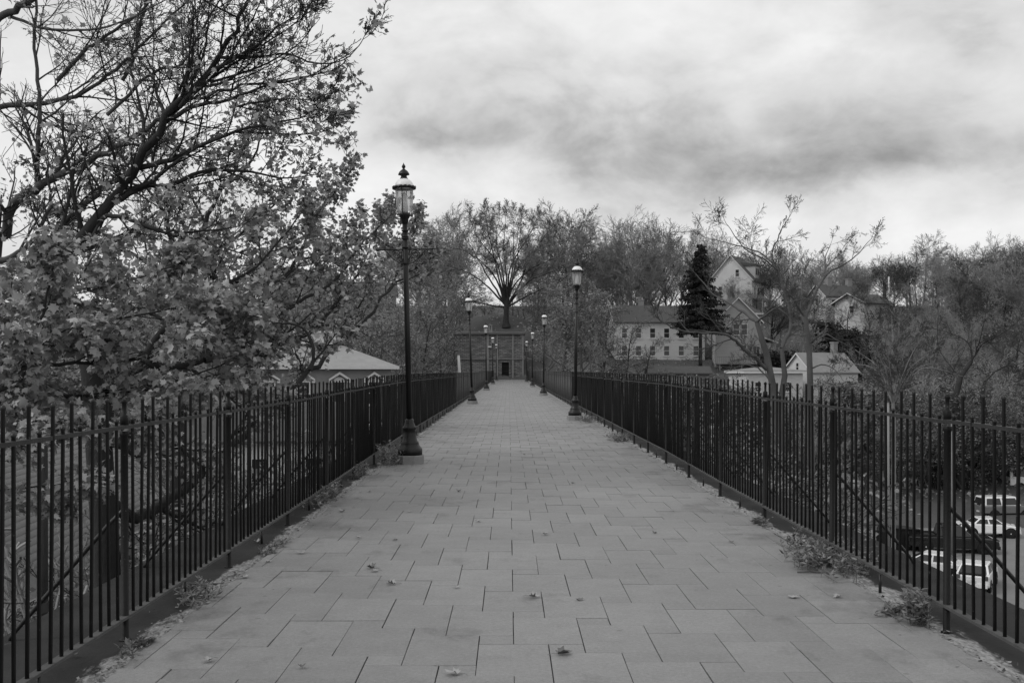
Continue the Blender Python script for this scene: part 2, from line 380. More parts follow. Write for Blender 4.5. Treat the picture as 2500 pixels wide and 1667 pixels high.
vv = np.stack([gx, gy, gz], -1).reshape(-1, 3); nx = len(xs); ii = np.arange(len(ys) - 1)[:, None] * nx + np.arange(nx - 1)[None, :]
ff = np.stack([ii, ii + 1, ii + nx + 1, ii + nx], -1).reshape(-1, 4)
structure(obj('ground', make_mesh('ground', [(vv, ff)], True), 'earth'))
lot = MB(); lot.add([(12, 30, -10.68), (75, 30, -10.68), (75, 86, -10.60), (12, 86, -10.60)], [(0, 1, 2, 3)])
structure(lot.build('car_park', 'asphalt'))
for i, x in enumerate(np.arange(22, 46, 2.9)):
    b = MB(); b.box(x, x + 0.12, 60.5, 65.5, -10.66, -10.638)
    structure(b.build('bay_line', 'trim'))

# ------------------------------------------------------------------ footbridge: deck, ledges, paving
XL, XR, PL, PR, YE = -2.245, 2.63, -2.05, 2.54, 148.0       # fences, paving edges, far end
EL, ER = -3.0, 3.40
deck = thing('footbridge_deck', 'long straight footbridge deck with paved walk and dark ledges', 'bridge')
structure(deck)
b = MB(); b.box(EL, PL - 0.004, -12, YE - 0.05, -0.45, -0.012); b.build('ledge', 'ledge', deck)
b = MB(); b.box(PR + 0.004, ER, -12, YE - 0.05, -0.45, -0.012); b.build('ledge', 'ledge', deck)
b = MB(); b.box(PL, PR, -12, YE - 0.05, -0.45, -0.030); b.build('paving_bed', 'joint', deck)
b = MB(); b.box(EL + 0.35, ER - 0.35, -12, YE - 0.05, -1.3, -0.452); b.build('girder', 'stone_smooth', deck)
for y in (12, 40, 68, 96):
    b = MB(); zb = float(ground(0, y)) - 0.5; b.box(EL + 0.2, ER - 0.2, y - 1.2, y + 1.2, zb, -1.302); b.build('pier', 'stone', deck)
W1, H1, W2, H2 = 0.4, 0.6, 0.2, 0.18
def slab_mesh(name, w, h, g=0.0024, c=0.002, t=0.03):
    x0, x1, y0, y1 = g, w - g, g * 0.4, h - g * 0.4
    vs = [(x0, y0, -t), (x1, y0, -t), (x1, y1, -t), (x0, y1, -t), (x0, y0, -c), (x1, y0, -c), (x1, y1, -c), (x0, y1, -c),
          (x0 + c, y0 + c * .5, 0), (x1 - c, y0 + c * .5, 0), (x1 - c, y1 - c * .5, 0), (x0 + c, y1 - c * .5, 0)]
    fs = [(8, 9, 10, 11)] + [(i, (i + 1) % 4, 4 + (i + 1) % 4, 4 + i) for i in range(4)] + [(4 + i, 4 + (i + 1) % 4, 8 + (i + 1) % 4, 8 + i) for i in range(4)]
    b = MB(); b.add(vs, fs); me = b.mesh(name); me.materials.append(M['paver']); return me
x0, y0 = 0.026 - W1, 6.59
slabs = []
for j in range(-330, 160):
    for i in range(int((PL - .8 - x0 + W2 * j) / W1) - 1, int((PR + .2 - x0 + W2 * j) / W1) + 2):
        ox = x0 + W1 * i - W2 * j; oy = y0 - H2 * i - H1 * j
        if ox > PR + 0.2 or ox < PL - 0.8 or oy < 3.4 or oy > YE + 0.6: continue
        slabs.append((ox, oy - H1, W1, H1)); slabs.append((ox + W1, oy - H2, W2, H2))
out = {'paving_slab': [], 'paving_block': []}
for x, y, w, h in slabs:
    a, c = max(x, PL), min(x + w, PR); e = min(y + h, YE - 0.06)
    if c - a < 0.03 or e - y < 0.03: continue
    out['paving_slab' if w == W1 else 'paving_block'].append((y, a, c - a, e - y))
shared, rest_v, rest_f = {}, [], []
for nm, lst in out.items():
    lst.sort()
    for q, (y, a, w, h) in enumerate(lst):
        dz = random.uniform(-0.0022, 0.0022)
        if q < 300:
            key = (round(w, 3), round(h, 3))
            if key not in shared: shared[key] = slab_mesh(nm, *key)
            o = obj(nm, shared[key], None, deck, (a + random.gauss(0, .0007), y + random.gauss(0, .0007), dz)); o.rotation_euler = (random.gauss(0, .0022), random.gauss(0, .003), random.gauss(0, .0012))
        else:
            g = 0.003; k = len(rest_v)
            rest_v += [(a + g, y + 0.002, dz), (a + w - g, y + 0.002, dz), (a + w - g, y + h - 0.002, dz), (a + g, y + h - 0.002, dz)]; rest_f.append((k, k + 1, k + 2, k + 3))
stuff(obj('far_paving', make_mesh('far_paving', [(rest_v, rest_f)]), 'paver', deck))

# ------------------------------------------------------------------ iron fences
def lift_l(y): return float(np.interp(y, [0, 10, 15, 21, 30, 45, 60, 150], [0, 0, .03, .06, .05, .0, -.05, -.05]))
def lift_r(y): return float(np.interp(y, [0, 6, 10, 17, 30, 40, 60, 150], [.02, .025, .03, .075, .07, .06, .02, 0]))
def picket_mesh(name, z0, z1, head, r=0.0102, n=8):
    b = MB()
    pr = [(r, z0), (r, z1)]
    if head == 'ball': pr += [(r * 1.18, z1 + .003), (r * 1.22, z1 + .012), (r * .95, z1 + .020), (r * .4, z1 + .024)]
    else: pr += [(r * 1.25, z1 + .003), (r * 1.3, z1 + .012), (r * .7, z1 + .022)]
    b.lathe(pr, n); me = b.mesh(name, True); me.materials.append(M['iron']); return me
TALL = picket_mesh('picket', 0.13, 1.385, 'ball'); SHORT = picket_mesh('picket', 0.13, 1.262, 'knob')
pb = MB(); pb.lathe([(.034, 0), (.034, .008), (.022, .010), (.0215, 1.19), (.027, 1.20), (.027, 1.222)], 12); pb.lathe([(.024, 1.245), (.024, 1.31), (.018, 1.318), (.0125, 1.32), (.0125, 1.385), (.017, 1.39), (.017, 1.40), (.008, 1.412)], 12)
POST = pb.mesh('post', True); POST.materials.append(M['iron_post'])
lb = MB(); lb.lathe([(.0115, 0), (.0115, .135)], 8); LEG = lb.mesh('leg', True); LEG.materials.append(M['iron'])
SP = 2.18; NPK = 18
def fence(x, first, lift, side, label):
    f = thing('iron_fence', label, 'fence', (x, 0, 0))
    br = MB(); br.tube([(0, 0, .76), (side * .03, 0, .73), (side * .10, 0, .66), (side * .64, 0, .045), (side * .665, 0, .01), (side * .67, 0, -0.012)], .0135, 8)
    BR = br.mesh('brace', True); BR.materials.append(M['iron'])
    k0 = -2; npk = 0; fv, ffc = [], []
    for k in range(k0, 70):
        ya = first + SP * k; yb = ya + SP
        if ya > YE - 0.5: break
        yb = min(yb, YE - 0.4)
        la, lb2 = lift(ya) + random.uniform(-.006, .006), lift(yb)
        po = obj('post', POST, None, f, (random.uniform(-.004, .004), ya, -0.012)); po.scale.z = (1.40 + la) / 1.40; po.rotation_euler = (random.uniform(-.006, .006), random.uniform(-.008, .008), 0)
        obj('brace', BR, None, f, (0, ya, 0))
        if ya < 70: obj('leg', LEG, None, f, (0, (ya + yb) / 2, -0.012))
        w, h = .019, .0105
        b = MB(); sag = random.uniform(-.004, .002); ym = (ya + yb) / 2
        for (zc, ww) in ((1.236, .019),):
            vs = []
            for y, l in ((ya, la), (ym, (la + lb2) / 2 + sag), (yb, lb2)): vs += [(-ww, y, zc + l - h), (ww, y, zc + l - h), (ww, y, zc + l + h), (-ww, y, zc + l + h)]
            b.add(vs, [(0, 1, 2, 3), (8, 11, 10, 9)] + [(i + q, i + q + 4, (i + 1) % 4 + q + 4, (i + 1) % 4 + q) for q in (0, 4) for i in range(4)])
        b.build('top_rail', 'rail_worn', f)
        b = MB(); vs = []
        for y, l in ((ya, la), (ym, (la + lb2) / 2 + sag), (yb, lb2)): vs += [(-.024, y, .127 + l - .008), (.024, y, .127 + l - .008), (.024, y, .127 + l + .008), (-.024, y, .127 + l + .008)]
        b.add(vs, [(0, 1, 2, 3), (8, 11, 10, 9)] + [(i + q, i + q + 4, (i + 1) % 4 + q + 4, (i + 1) % 4 + q) for q in (0, 4) for i in range(4)])
        b.build('bottom_rail', 'rail_dusty', f)
        for i in range(1, NPK):
            y = ya + SP * i / NPK
            if y > YE - .5: break
            l = la + (lb2 - la) * i / NPK; tall = i % 2 == 0
            if y > 4.2 and npk < 300:
                o = obj('picket', TALL if tall else SHORT, None, f, (random.uniform(-.003, .003), y + random.uniform(-.004, .004), l + random.uniform(-.006, .006)))
                o.rotation_euler = (random.gauss(0, .006), random.gauss(0, .005), 0); npk += 1
            else:
                z1 = (1.405 if tall else 1.28) + l; r = .0105; q = len(fv)
                ring = [(r, 0), (r * .5, r * .87), (-r * .5, r * .87), (-r, 0), (-r * .5, -r * .87), (r * .5, -r * .87)]
                fv += [(dx, y + dy, .13 + l) for dx, dy in ring] + [(dx, y + dy, z1) for dx, dy in ring]
                for t in range(6): ffc.append((q + t, q + (t + 1) % 6, q + 6 + (t + 1) % 6, q + 6 + t))
                ffc.append((q + 6, q + 7, q + 8, q + 9)); ffc.append((q + 6, q + 9, q + 10, q + 11))
    stuff(obj('far_pickets', make_mesh('far_pickets', [(fv, ffc)]), 'iron', f))
    return f
fence(XL, 5.93, lift_l, -1, 'black iron picket fence along the side of the bridge by the maple trees')
fence(XR, 6.10, lift_r, 1, 'black iron picket fence along the side of the bridge above the car park')

# ------------------------------------------------------------------ street lamps
def lamp_parts():
    Pm = {}
    b = MB(); b.lathe([(.205, 0), (.205, .10), (.19, .115), (.155, .165), (.150, .19), (.152, .20), (.128, .235), (.112, .29), (.102, .36), (.100, .41), (.114, .425), (.119, .445), (.118, .465), (.098, .48), (.092, .50), (.082, .515), (.080, .535), (.072, .55), (.074, .585), (.052, .60)], 20)
    Pm['base'] = (b.mesh('base', True), 'lampiron')
    b = MB(); b.lathe([(.049, .60), (.047, 2.2), (.044, 3.9)], 16)
    for z in (3.18, 3.45, 3.60, 3.63, 3.73): b.lathe([(.046, z - .016), (.057, z - .010), (.060, z), (.057, z + .010), (.046, z + .016)], 16)
    b.lathe([(.046, 3.84), (.052, 3.87), (.060, 3.89), (.062, 3.92), (.082, 3.955), (.092, 3.97), (.098, 3.99), (.098, 4.015), (.085, 4.02)], 16)
    Pm['pole'] = (b.mesh('pole', True), 'lampiron')
    b = MB(); b.lathe([(.098, 4.02), (.118, 4.05), (.130, 4.09), (.138, 4.14), (.145, 4.25), (.150, 4.42)], 24)
    b.f = b.f[:-2]; Pm['glass'] = (b.mesh('glass', True), 'lamp_glass')
    b = MB(); b.lathe([(.062, 4.02), (.066, 4.06), (.060, 4.12), (.048, 4.24), (.030, 4.34), (.012, 4.38)], 16); Pm['bulb'] = (b.mesh('bulb', True), 'dome')
    # scalloped skirt
    b = MB(); n = 48; vs, fs = [], []
    for i in range(n):
        a = 2 * math.pi * i / n; k = (i % 3) / 3.0; sc_ = .5 - .5 * math.cos(2 * math.pi * k)
        for r, z in ((.150, 4.425), (.172, 4.435), (.196, 4.425), (.200, 4.450 - .004 + .028 * sc_), (.158, 4.462)): vs.append((r * math.cos(a), r * math.sin(a), z))
    for i in range(n):
        j = (i + 1) % n
        for q in range(4): fs.append((i * 5 + q, j * 5 + q, j * 5 + q + 1, i * 5 + q + 1))
    b.add(vs, fs); Pm['skirt'] = (b.mesh('skirt', True), 'lampiron')
    b = MB(); b.lathe([(.160, 4.455), (.157, 4.485), (.145, 4.52), (.122, 4.555), (.092, 4.58), (.060, 4.595)], 24); Pm['dome_shade'] = (b.mesh('dome_shade', True), 'dome')
    b = MB(); b.lathe([(.062, 4.59), (.066, 4.605), (.052, 4.615), (.050, 4.655), (.095, 4.662), (.094, 4.674), (.078, 4.705), (.052, 4.735), (.026, 4.752), (.016, 4.765), (.030, 4.785), (.032, 4.80), (.024, 4.822), (.010, 4.838), (.003, 4.862)], 20); Pm['finial_cap'] = (b.mesh('finial_cap', True), 'lampiron')
    b = MB()
    b.tube([(.05, 0, 3.90), (.112, 0, 3.94), (.142, 0, 4.02), (.160, 0, 4.15), (.168, 0, 4.43)], .0085, 8)
    Pm['strut'] = (b.mesh('strut', True), 'lampiron')
    b = MB(); b.tube([(-.475, 0, 3.42), (.455, 0, 3.42)], .010, 8); b.lathe([(.001, 3.40), (.016, 3.41), (.016, 3.43), (.001, 3.44)], 8, -.475, 0); b.lathe([(.001, 3.40), (.016, 3.41), (.016, 3.43), (.001, 3.44)], 8, .455, 0)
    Pm['ladder_bar'] = (b.mesh('ladder_bar', True), 'lampiron')
    b = MB()
    b.tube([(.05, 0, 3.18), (.12, 0, 3.20), (.22, 0, 3.27), (.30, 0, 3.37), (.36, 0, 3.415)], .007, 6)
    for cx, cz, r0, turns, dr in ((.155, 3.335, .078, 1.6, .055), (.085, 3.245, .045, 1.2, .03)):
        b.tube([(cx + (r0 - dr * t / 30) * math.cos(t / 30 * turns * 2 * math.pi + .5), 0, cz + (r0 - dr * t / 30) * math.sin(t / 30 * turns * 2 * math.pi + .5)) for t in range(31)], .006, 6)
    b.tube([(.05, 0, 3.20), (.075, 0, 3.30), (.062, 0, 3.40)], .006, 6)
    Pm['scroll'] = (b.mesh('scroll', True), 'lampiron')
    b = MB(); b.lathe([(.245, -.142), (.245, -.012), (.235, 0)], 8, phase=R(22.5)); Pm['footing'] = (b.mesh('footing'), 'concrete')
    b = MB(); b.lathe([(.26, -.01), (.26, .02), (.25, .026)], 8, phase=R(22.5)); Pm['low_footing'] = (b.mesh('low_footing'), 'concrete')
    for me, m in Pm.values(): me.materials.append(M[m])
    return Pm
LP = lamp_parts(); S = 14.25; ZL1 = 16.9
ordn = ['nearest', 'second', 'third', 'fourth', 'farthest']
def lamp(x, y, lean, rz, full, pad, label):
    base = 0.142 if pad else 0.026
    t = thing('street_lamp', label, 'street lamp', (x, y, base), 0, 'white domed lamps along the bridge'); t.rotation_euler = (0, lean, rz)
    for k in ('base', 'pole', 'glass', 'skirt', 'dome_shade', 'finial_cap'):
        o = obj(k, LP[k][0], None, t)
        if k == 'glass': obj('bulb', LP['bulb'][0], None, o)
    for a in (R(-97), R(83)): obj('strut', LP['strut'][0], None, t, None, (0, 0, a))
    if full:
        o = obj('ladder_bar', LP['ladder_bar'][0], None, t)
        obj('scroll', LP['scroll'][0], None, o); obj('scroll', LP['scroll'][0], None, o, None, (0, 0, math.pi))
    me = LP['footing' if pad else 'low_footing'][0]
    o = obj('footing', me, None, t)
    if not pad: o.location = (0, 0, -0.026)
    o.rotation_euler = (0, -lean, 0)
ll = [-.0225, -.040, -.02, .0, .0]
for i in range(5):
    lamp(-1.65, ZL1 + 2 * S * i, ll[i], R([0, 30, 55, 10, 80][i]), i == 0, True,
         ['nearest and tallest looking lamp, with scrolled ladder bar, beside the maples',
          'second lamp on the maple side, leaning slightly, on concrete footing', 'third lamp on the maple side of the bridge',
          'fourth lamp on the maple side, in front of the stone gatehouse', 'farthest lamp on the maple side, beside the gatehouse door'][i])
lr = [.038, .012, .008, .0]
for i in range(4):
    lamp(2.02, ZL1 + S + 2 * S * i, lr[i], R([62, 20, 50, 5][i]), False, True,
         ['nearest white domed lamp on the car park side, leaning outward, before the leafy tree',
          'second lamp on the car park side of the bridge', 'third lamp on the car park side of the bridge',
          'farthest lamp on the car park side, at the corner of the gatehouse'][i])

# ------------------------------------------------------------------ stone gatehouse at the bridge end
gh = thing('gatehouse', 'windowless stone gatehouse with dark door closing the far end of the bridge', 'gatehouse', (0, YE, 0))
b = MB(); b.box(-7.6, -1.08, 0, 6, -2.5, 6.62); b.box(-0.02, 2.02, 0, 6, -2.5, 6.62); b.box(-1.08, -0.02, 0, 6, 2.50, 6.62); b.box(-1.08, -0.02, 0.35, 6, -2.5, 2.50)
b.build('wall', 'stone', gh)
for xa, xb_ in ((-3.35, -2.95), (-1.85, -1.62), (0.42, 0.66), (1.86, 2.12)):
    b = MB(); b.box(xa, xb_, -.12, -.002, -.3, 2.95); b.box(xa, xb_, -.10, -.002, 3.12, 6.6); b.build('pilaster', 'stone_smooth', gh)
b = MB(); b.box(-7.7, 2.24, -.17, .3, 2.952, 3.118); b.build('string_course', 'stone_smooth', gh)
b = MB(); b.box(-7.8, 2.36, -.34, 6.3, 6.622, 6.80); b.box(-7.75, 2.46, -.42, 6.35, 6.802, 6.92); b.build('cornice', 'stone_smooth', gh)
b = MB(); b.box(-1.25, -1.082, -.08, .1, -.3, 2.5); b.box(-.018, .15, -.08, .1, -.3, 2.5); b.box(-1.25, .15, -.08, .1, 2.502, 2.80); b.build('door_surround', 'stone', gh)
b = MB(); b.box(-1.075, -.025, .24, .30, 0.005, 2.495); dd = b.build('door', 'door', gh)
b = MB()
for z in (.5, 1.2, 1.9): b.box(-1.07, -.03, .228, .239, z, z + .05)
b.build('strap', 'iron', dd)
b = MB(); b.box(-3.0, -2.5, .6, 1.2, 6.93, 7.05); b.box(-3.0, -2.87, .6, 1.2, 7.052, 7.9); b.box(-2.63, -2.5, .6, 1.2, 7.052, 7.9); b.box(-2.865, -2.635, .7, 1.1, 7.052, 7.35); b.box(-3.05, -2.45, .55, 1.25, 7.902, 8.0)
b.build('vent_shaft', 'concrete', gh)
b = MB(); b.box(-3.1, -2.6, -.3, -.125, 4.66, 4.86); b.build('wall_lamp', 'trim', gh)

# ------------------------------------------------------------------ houses
def gable_wall(w, d, h, rise, axis):
    """closed wall volume with gable ends; ridge along 'x' or 'y'"""
    b = MB(); x, y = w / 2, d / 2
    v = [(-x, -y, 0), (x, -y, 0), (x, y, 0), (-x, y, 0), (-x, -y, h), (x, -y, h), (x, y, h), (-x, y, h)]
    f = [(0, 1, 5, 4), (2, 3, 7, 6), (1, 2, 6, 5), (3, 0, 4, 7)]
    if rise and axis == 'x': v += [(-x, 0, h + rise), (x, 0, h + rise)]; f[2] = (1, 2, 6, 9, 5); f[3] = (3, 0, 4, 8, 7)
    elif rise and axis == 'y': v += [(0, -y, h + rise), (0, y, h + rise)]; f[0] = (0, 1, 5, 8, 4); f[1] = (2, 3, 7, 9, 6)
    return b.add(v, f)
def roof_mesh(w, d, h, rise, axis, oh=0.4, t=0.14):
    b = MB(); x, y = w / 2 + oh, d / 2 + oh
    if axis == 'hip':
        r = max(x - y, .4); s_ = min(x, y) if x > y else x; k = rise * (1 + oh / s_)
        z0 = h - k * oh / s_ * .5
        lo = [(-x, -y, z0), (x, -y, z0), (x, y, z0), (-x, y, z0)]; up = [(-r, 0, h + rise), (r, 0, h + rise)]
        return b.add(lo + up + [(a, c, z - t) for a, c, z in lo], [(0, 1, 5, 4), (2, 3, 4, 5), (1, 2, 5), (3, 0, 4), (0, 6, 7, 1), (1, 7, 8, 2), (2, 8, 9, 3), (3, 9, 6, 0), (6, 9, 8, 7)])
    half = (d if axis == 'x' else w) / 2; sl = rise / half; e = half + oh; L_ = (w if axis == 'x' else d) / 2 + oh
    prof = [(-e, h - sl * oh), (0, h + rise), (e, h - sl * oh), (e, h - sl * oh + t), (0, h + rise + t), (-e, h - sl * oh + t)]
    n = 6
    if axis == 'x': vs = [(-L_, p, z) for p, z in prof] + [(L_, p, z) for p, z in prof]
    else: vs = [(p, -L_, z) for p, z in prof] + [(p, L_, z) for p, z in prof]
    fs = [(0, 1, 4, 5), (1, 2, 3, 4), (11, 10, 7, 6), (10, 9, 8, 7)] + [(i, i + n, (i + 1) % n + n, (i + 1) % n) for i in range(n)]
    return b.add(vs, fs)
def window(par, w, d, face, u, z, ww, wh, hood=False, trim='trim', y_off=0.0):
    """a sash window on one face: frame with its pane, sill and sometimes a gabled hood"""
    fr = MB(); k = .09
    fr.box(-ww / 2 - k, -ww / 2, -.05, -.002, -k, wh + k); fr.box(ww / 2, ww / 2 + k, -.05, -.002, -k, wh + k)
    fr.box(-ww / 2, ww / 2, -.05, -.002, wh, wh + k); fr.box(-ww / 2, ww / 2, -.05, -.002, -k, 0); fr.box(-ww / 2, ww / 2, -.035, -.008, wh * .48, wh * .48 + .06)
    o = fr.build('window', trim, par)
    p = MB(); p.box(-ww / 2, ww / 2, -.022, -.006, 0.001, wh * .479); p.box(-ww / 2, ww / 2, -.022, -.006, wh * .48 + .061, wh - .001); p.build('pane', 'pane', o)
    s_ = MB(); s_.box(-ww / 2 - .16, ww / 2 + .16, -.13, -.002, -k - .09, -k - .002); s_.build('sill', trim, o)
    if hood:
        h = MB(); e = ww / 2 + .42; z0 = wh + k + .02
        h.add([(-e, -.32, z0), (0, -.32, z0 + .52), (e, -.32, z0), (e, -.32, z0 + .16), (0, -.32, z0 + .72), (-e, -.32, z0 + .16), (-e, -.003, z0), (0, -.003, z0 + .52), (e, -.003, z0), (e, -.003, z0 + .16), (0, -.003, z0 + .72), (-e, -.003, z0 + .16)],
              [(0, 1, 4, 5), (1, 2, 3, 4), (11, 10, 7, 6), (10, 9, 8, 7)] + [(i, i + 6, (i + 1) % 6 + 6, (i + 1) % 6) for i in range(6)])
        h.box(-e, -e + .22, -.30, -.003, z0 - .14, z0 - .002); h.box(e - .22, e, -.30, -.003, z0 - .14, z0 - .002)
        h.build('hood', trim, o)
        c = MB(); n = 10; pts = [(ww / 2 * math.cos(math.pi * i / n), wh + k + .002 + .32 * math.sin(math.pi * i / n)) for i in range(n + 1)]
        c.prism(pts, -.012, -.004); c.build('lunette', trim, o)
    if face == 'f': o.location = (u, -d / 2 - y_off, z)
    elif face == 'r': o.location = (w / 2 + y_off, u, z); o.rotation_euler = (0, 0, R(90))
    elif face == 'l': o.location = (-w / 2 - y_off, -u, z); o.rotation_euler = (0, 0, R(-90))
    return o
def house(label, px, zy, base, yaw, w, d, h, rise, axis, wall, roof, wins=(), chim=(), hood=False, oh=.4, cat='house', name='house', trim='trim', bands=()):
    X = (px - VX) / FPX * zy
    t = thing(name, label, cat, (X, zy, base), R(yaw))
    gable_wall(w, d, h, 0 if axis == 'hip' else rise, axis).build('wall', wall, t)
    r = roof_mesh(w, d, h, rise, axis, oh).build('roof', roof, t)
    if axis != 'hip' and trim:
        # pale rake and eave boards
        e = MB(); half = (d if axis == 'x' else w) / 2; sl = rise / half; L_ = (w if axis == 'x' else d) / 2 + oh + .012; E = half + oh
        for s_ in (-1, 1):
            for q in (-1, 1):
                pr = [(q * E, h - sl * oh - .10), (0, h + rise - .10), (0, h + rise + .10), (q * E, h - sl * oh + .10)]
                a, c = s_ * L_, s_ * (L_ + .04)
                vs = [((a, p, z) if axis == 'x' else (p, a, z)) for p, z in pr] + [((c, p, z) if axis == 'x' else (p, c, z)) for p, z in pr]
                e.add(vs, [(0, 1, 2, 3), (7, 6, 5, 4), (0, 4, 5, 1), (1, 5, 6, 2), (2, 6, 7, 3), (3, 7, 4, 0)])
        e.build('rake_board', trim, t)
    elif trim:
        e = MB(); x, y = w / 2 + oh + .02, d / 2 + oh + .02
        z1 = h - .10; z0 = h - .62
        for a in ((-x, x, -y, -y + .10), (-x, x, y - .10, y), (-x, -x + .10, -y + .101, y - .101), (x - .10, x, -y + .101, y - .101)): e.box(*a, h - .36, h - .10)
        e.build('cornice', trim, t)
    for q in wins: window(t, w, d, *q, hood=hood, trim=trim or 'trim')
    for cx, cy, cw, z1 in chim:
        c = MB(); c.box(cx - cw / 2, cx + cw / 2, cy - cw / 2, cy + cw / 2, h * .8, z1); c.box(cx - cw / 2 - .07, cx + cw / 2 + .07, cy - cw / 2 - .07, cy + cw / 2 + .07, z1 + .002, z1 + .18); c.build('chimney', 'concrete', r)
    return t
row = lambda face, us, z, ww, wh: [(face, u, z, ww, wh) for u in us]

# brick house with hoods over its windows, left of the bridge
BH = house('brick house with pale hipped roof and gabled window hoods behind the maple branches', 768, 84, -10.7, 20, 11.0, 8.0, 12.6, 1.9, 'hip', 'brick_wall', 'roof_pale',
      row('f', (-4.2, -1.5, 1.3, 4.1), 9.45, .85, 1.75) + row('f', (-4.2, -1.5, 1.3, 4.1), 5.2, .85, 1.75) + row('r', (-2.3, 2.3), 9.1, .85, 1.75) + row('l', (-2.3, 2.3), 9.1, .85, 1.75), hood=True, oh=.55)
b = MB(); b.box(-1.6, 1.6, -1.0, 1.0, 14.3, 15.2); b.box(-1.8, 1.8, -1.2, 1.2, 15.202, 15.35); b.build('roof_lantern', 'trim', BH)
po = MB(); po.box(-5.4, 5.4, -6.6, -4.003, 7.55, 7.8); po.box(-5.6, 5.6, -6.8, -4.003, 7.802, 7.95); pr = po.build('porch_roof', 'trim', BH)
c = MB()
for x in (-5.2, -2.6, 0, 2.6, 5.2): c.box(x - .14, x + .14, -6.5, -6.22, 4.6, 7.548)
c.box(-5.4, 5.4, -6.6, -4.003, 4.4, 4.598); c.build('porch_post', 'trim', BH)
# white clapboard house lower down, behind the fence
house('white clapboard house close behind the near maples', 640, 62, -10.7, 12, 9.5, 8, 8.2, 1.9, 'x', 'siding_white', 'roof_dark', row('f', (-3, 0, 3), 5.6, .9, 1.5) + row('f', (-3, 0, 3), 2.2, .9, 1.5))
# shingled roof just below the bridge: courses of shingle as real steps
sh = thing('shingled_house', 'grey shingled roof seen low through the fence behind the maple trunks', 'house', (-14.5, 30, -10.7), R(6))
gable_wall(11, 13, 5.0, 5.2, 'y').build('wall', 'siding_grey', sh)
for q in (-1, 1):
    rv, rf = [], []; half = 6.0; rise = 5.7; n = 46
    for i in range(n):
        f0, f1 = i / n, (i + 1) / n
        xa, za = q * half * (1 - f0), 4.7 + rise * f0; xb_, zb = q * half * (1 - f1), 4.7 + rise * f1
        k = len(rv); rv += [(xa, -7, za + .03), (xa, 7, za + .03), (xb_, 7, zb), (xb_, -7, zb), (xa, -7, za), (xa, 7, za)]
        rf += [(k, k + 1, k + 2, k + 3), (k + 4, k + 5, k + 1, k)]
    o = obj('shingle_course', make_mesh('shingle_course', [(rv, rf)]), 'roof_light', sh); stuff(o)
# Victorian house up the hill, left
house('gabled brick house with white barge boards high behind the maples', 745, 165, 6.0, -20, 7.5, 9, 8.4, 3.2, 'y', 'brick_wall', 'roof_dark', row('f', (-1.6, 1.6), 5.6, .9, 1.9) + row('f', (0,), 9.2, .8, 1.2) + row('r', (-2, 2), 5.6, .9, 1.9), [(1.2, 2, .7, 12.4)])
house('pale house on the ridge behind the maple crowns', 905, 190, 8.0, 10, 9, 8, 7.0, 2.6, 'x', 'siding_grey', 'roof_dark', row('f', (-3, 0, 3), 4.2, .9, 1.6))

# houses on the hillside, right
house('long white two-storey clapboard house with dark roof left of the spruce', 1598, 162, 2.6, 3, 14.0, 9, 6.3, 2.6, 'x', 'siding_white', 'roof_dark',
      row('f', (-5.6, -3.4, -1.2, 1.0, 3.3, 5.6), 3.75, .78, 1.45) + row('f', (-5.6, -3.4, -1.2, 1.0, 3.3, 5.6), 1.05, .78, 1.45), [(-2, 1, .8, 9.9)])
a = house('grey clapboard house with white window frames and deck right of the spruce', 1795, 156, 0.8, -6, 6.6, 8, 8.0, 3.4, 'y', 'siding_grey', 'roof_dark',
      [('f', -.3, 5.9, .85, 1.5), ('f', .85, 5.9, .85, 1.5), ('f', -2.6, 6.2, .6, .9), ('f', .9, 3.3, .55, .95)])
b = MB(); b.box(2.1, 3.2, -4.06, -4.003, 1.9, 4.2); o = b.build('patio_door', 'trim', a); b = MB(); b.box(2.2, 2.63, -4.08, -4.061, 2.0, 4.1); b.box(2.67, 3.1, -4.08, -4.061, 2.0, 4.1); b.build('pane', 'pane', o)
b = MB(); b.box(3.303, 5.6, -3.6, 2.5, 0, 4.6); b.build('side_wing', 'siding_grey', a); b = MB(); b.add([(3.3, -3.8, 5.5), (5.9, -3.8, 4.6), (5.9, 2.7, 4.6), (3.3, 2.7, 5.5), (3.3, -3.8, 5.68), (5.9, -3.8, 4.78), (5.9, 2.7, 4.78), (3.3, 2.7, 5.68)], [(0, 1, 5, 4), (4, 5, 6, 7), (1, 2, 6, 5), (0, 3, 2, 1), (2, 3, 7, 6), (3, 0, 4, 7)]); b.build('wing_roof', 'trim', a)
b = MB(); b.box(-3.4, 9.5, -6.6, -4.003, 1.45, 1.6); dk = b.build('deck', 'wood_pole', a)
b = MB(); b.box(-3.4, 9.5, -6.58, -6.52, 2.5, 2.58); [b.box(x, x + .05, -6.57, -6.53, 1.602, 2.498) for x in np.arange(-3.4, 9.5, .32)]; b.build('railing', 'wood_pole', dk)
for x in (-3, 0.2, 3.3, 6.3, 9.2):
    b = MB(); b.box(x - .08, x + .08, -6.5, -6.34, -3.5, 1.448); b.build('deck_post', 'wood_pole', dk)
house('narrow grey house with hipped roof just behind the grey clapboard house', 1790, 168, 4.5, 4, 7, 7, 6.2, 2.6, 'hip', 'siding_grey', 'roof_dark', row('f', (-2, 2), 4, .9, 1.4))
a = house('tall white gabled house high on the hill behind the bare tree', 1800, 214, 12.4, -30, 9.0, 9.0, 7.6, 5.0, 'y', 'siding_white', 'roof_dark',
      [('f', -2.2, 4.6, .7, 1.6), ('f', .2, 4.6, .7, 1.6), ('f', 1.4, 8.2, .7, 1.4), ('f', -2.2, 1.2, .7, 1.6)] + row('r', (-2.6, 0, 2.6), 4.4, .8, 1.5))
b = MB(); b.box(4.503, 6.8, -4.2, 4.4, 3.2, 3.5); b.build('porch_roof', 'roof_dark', a)
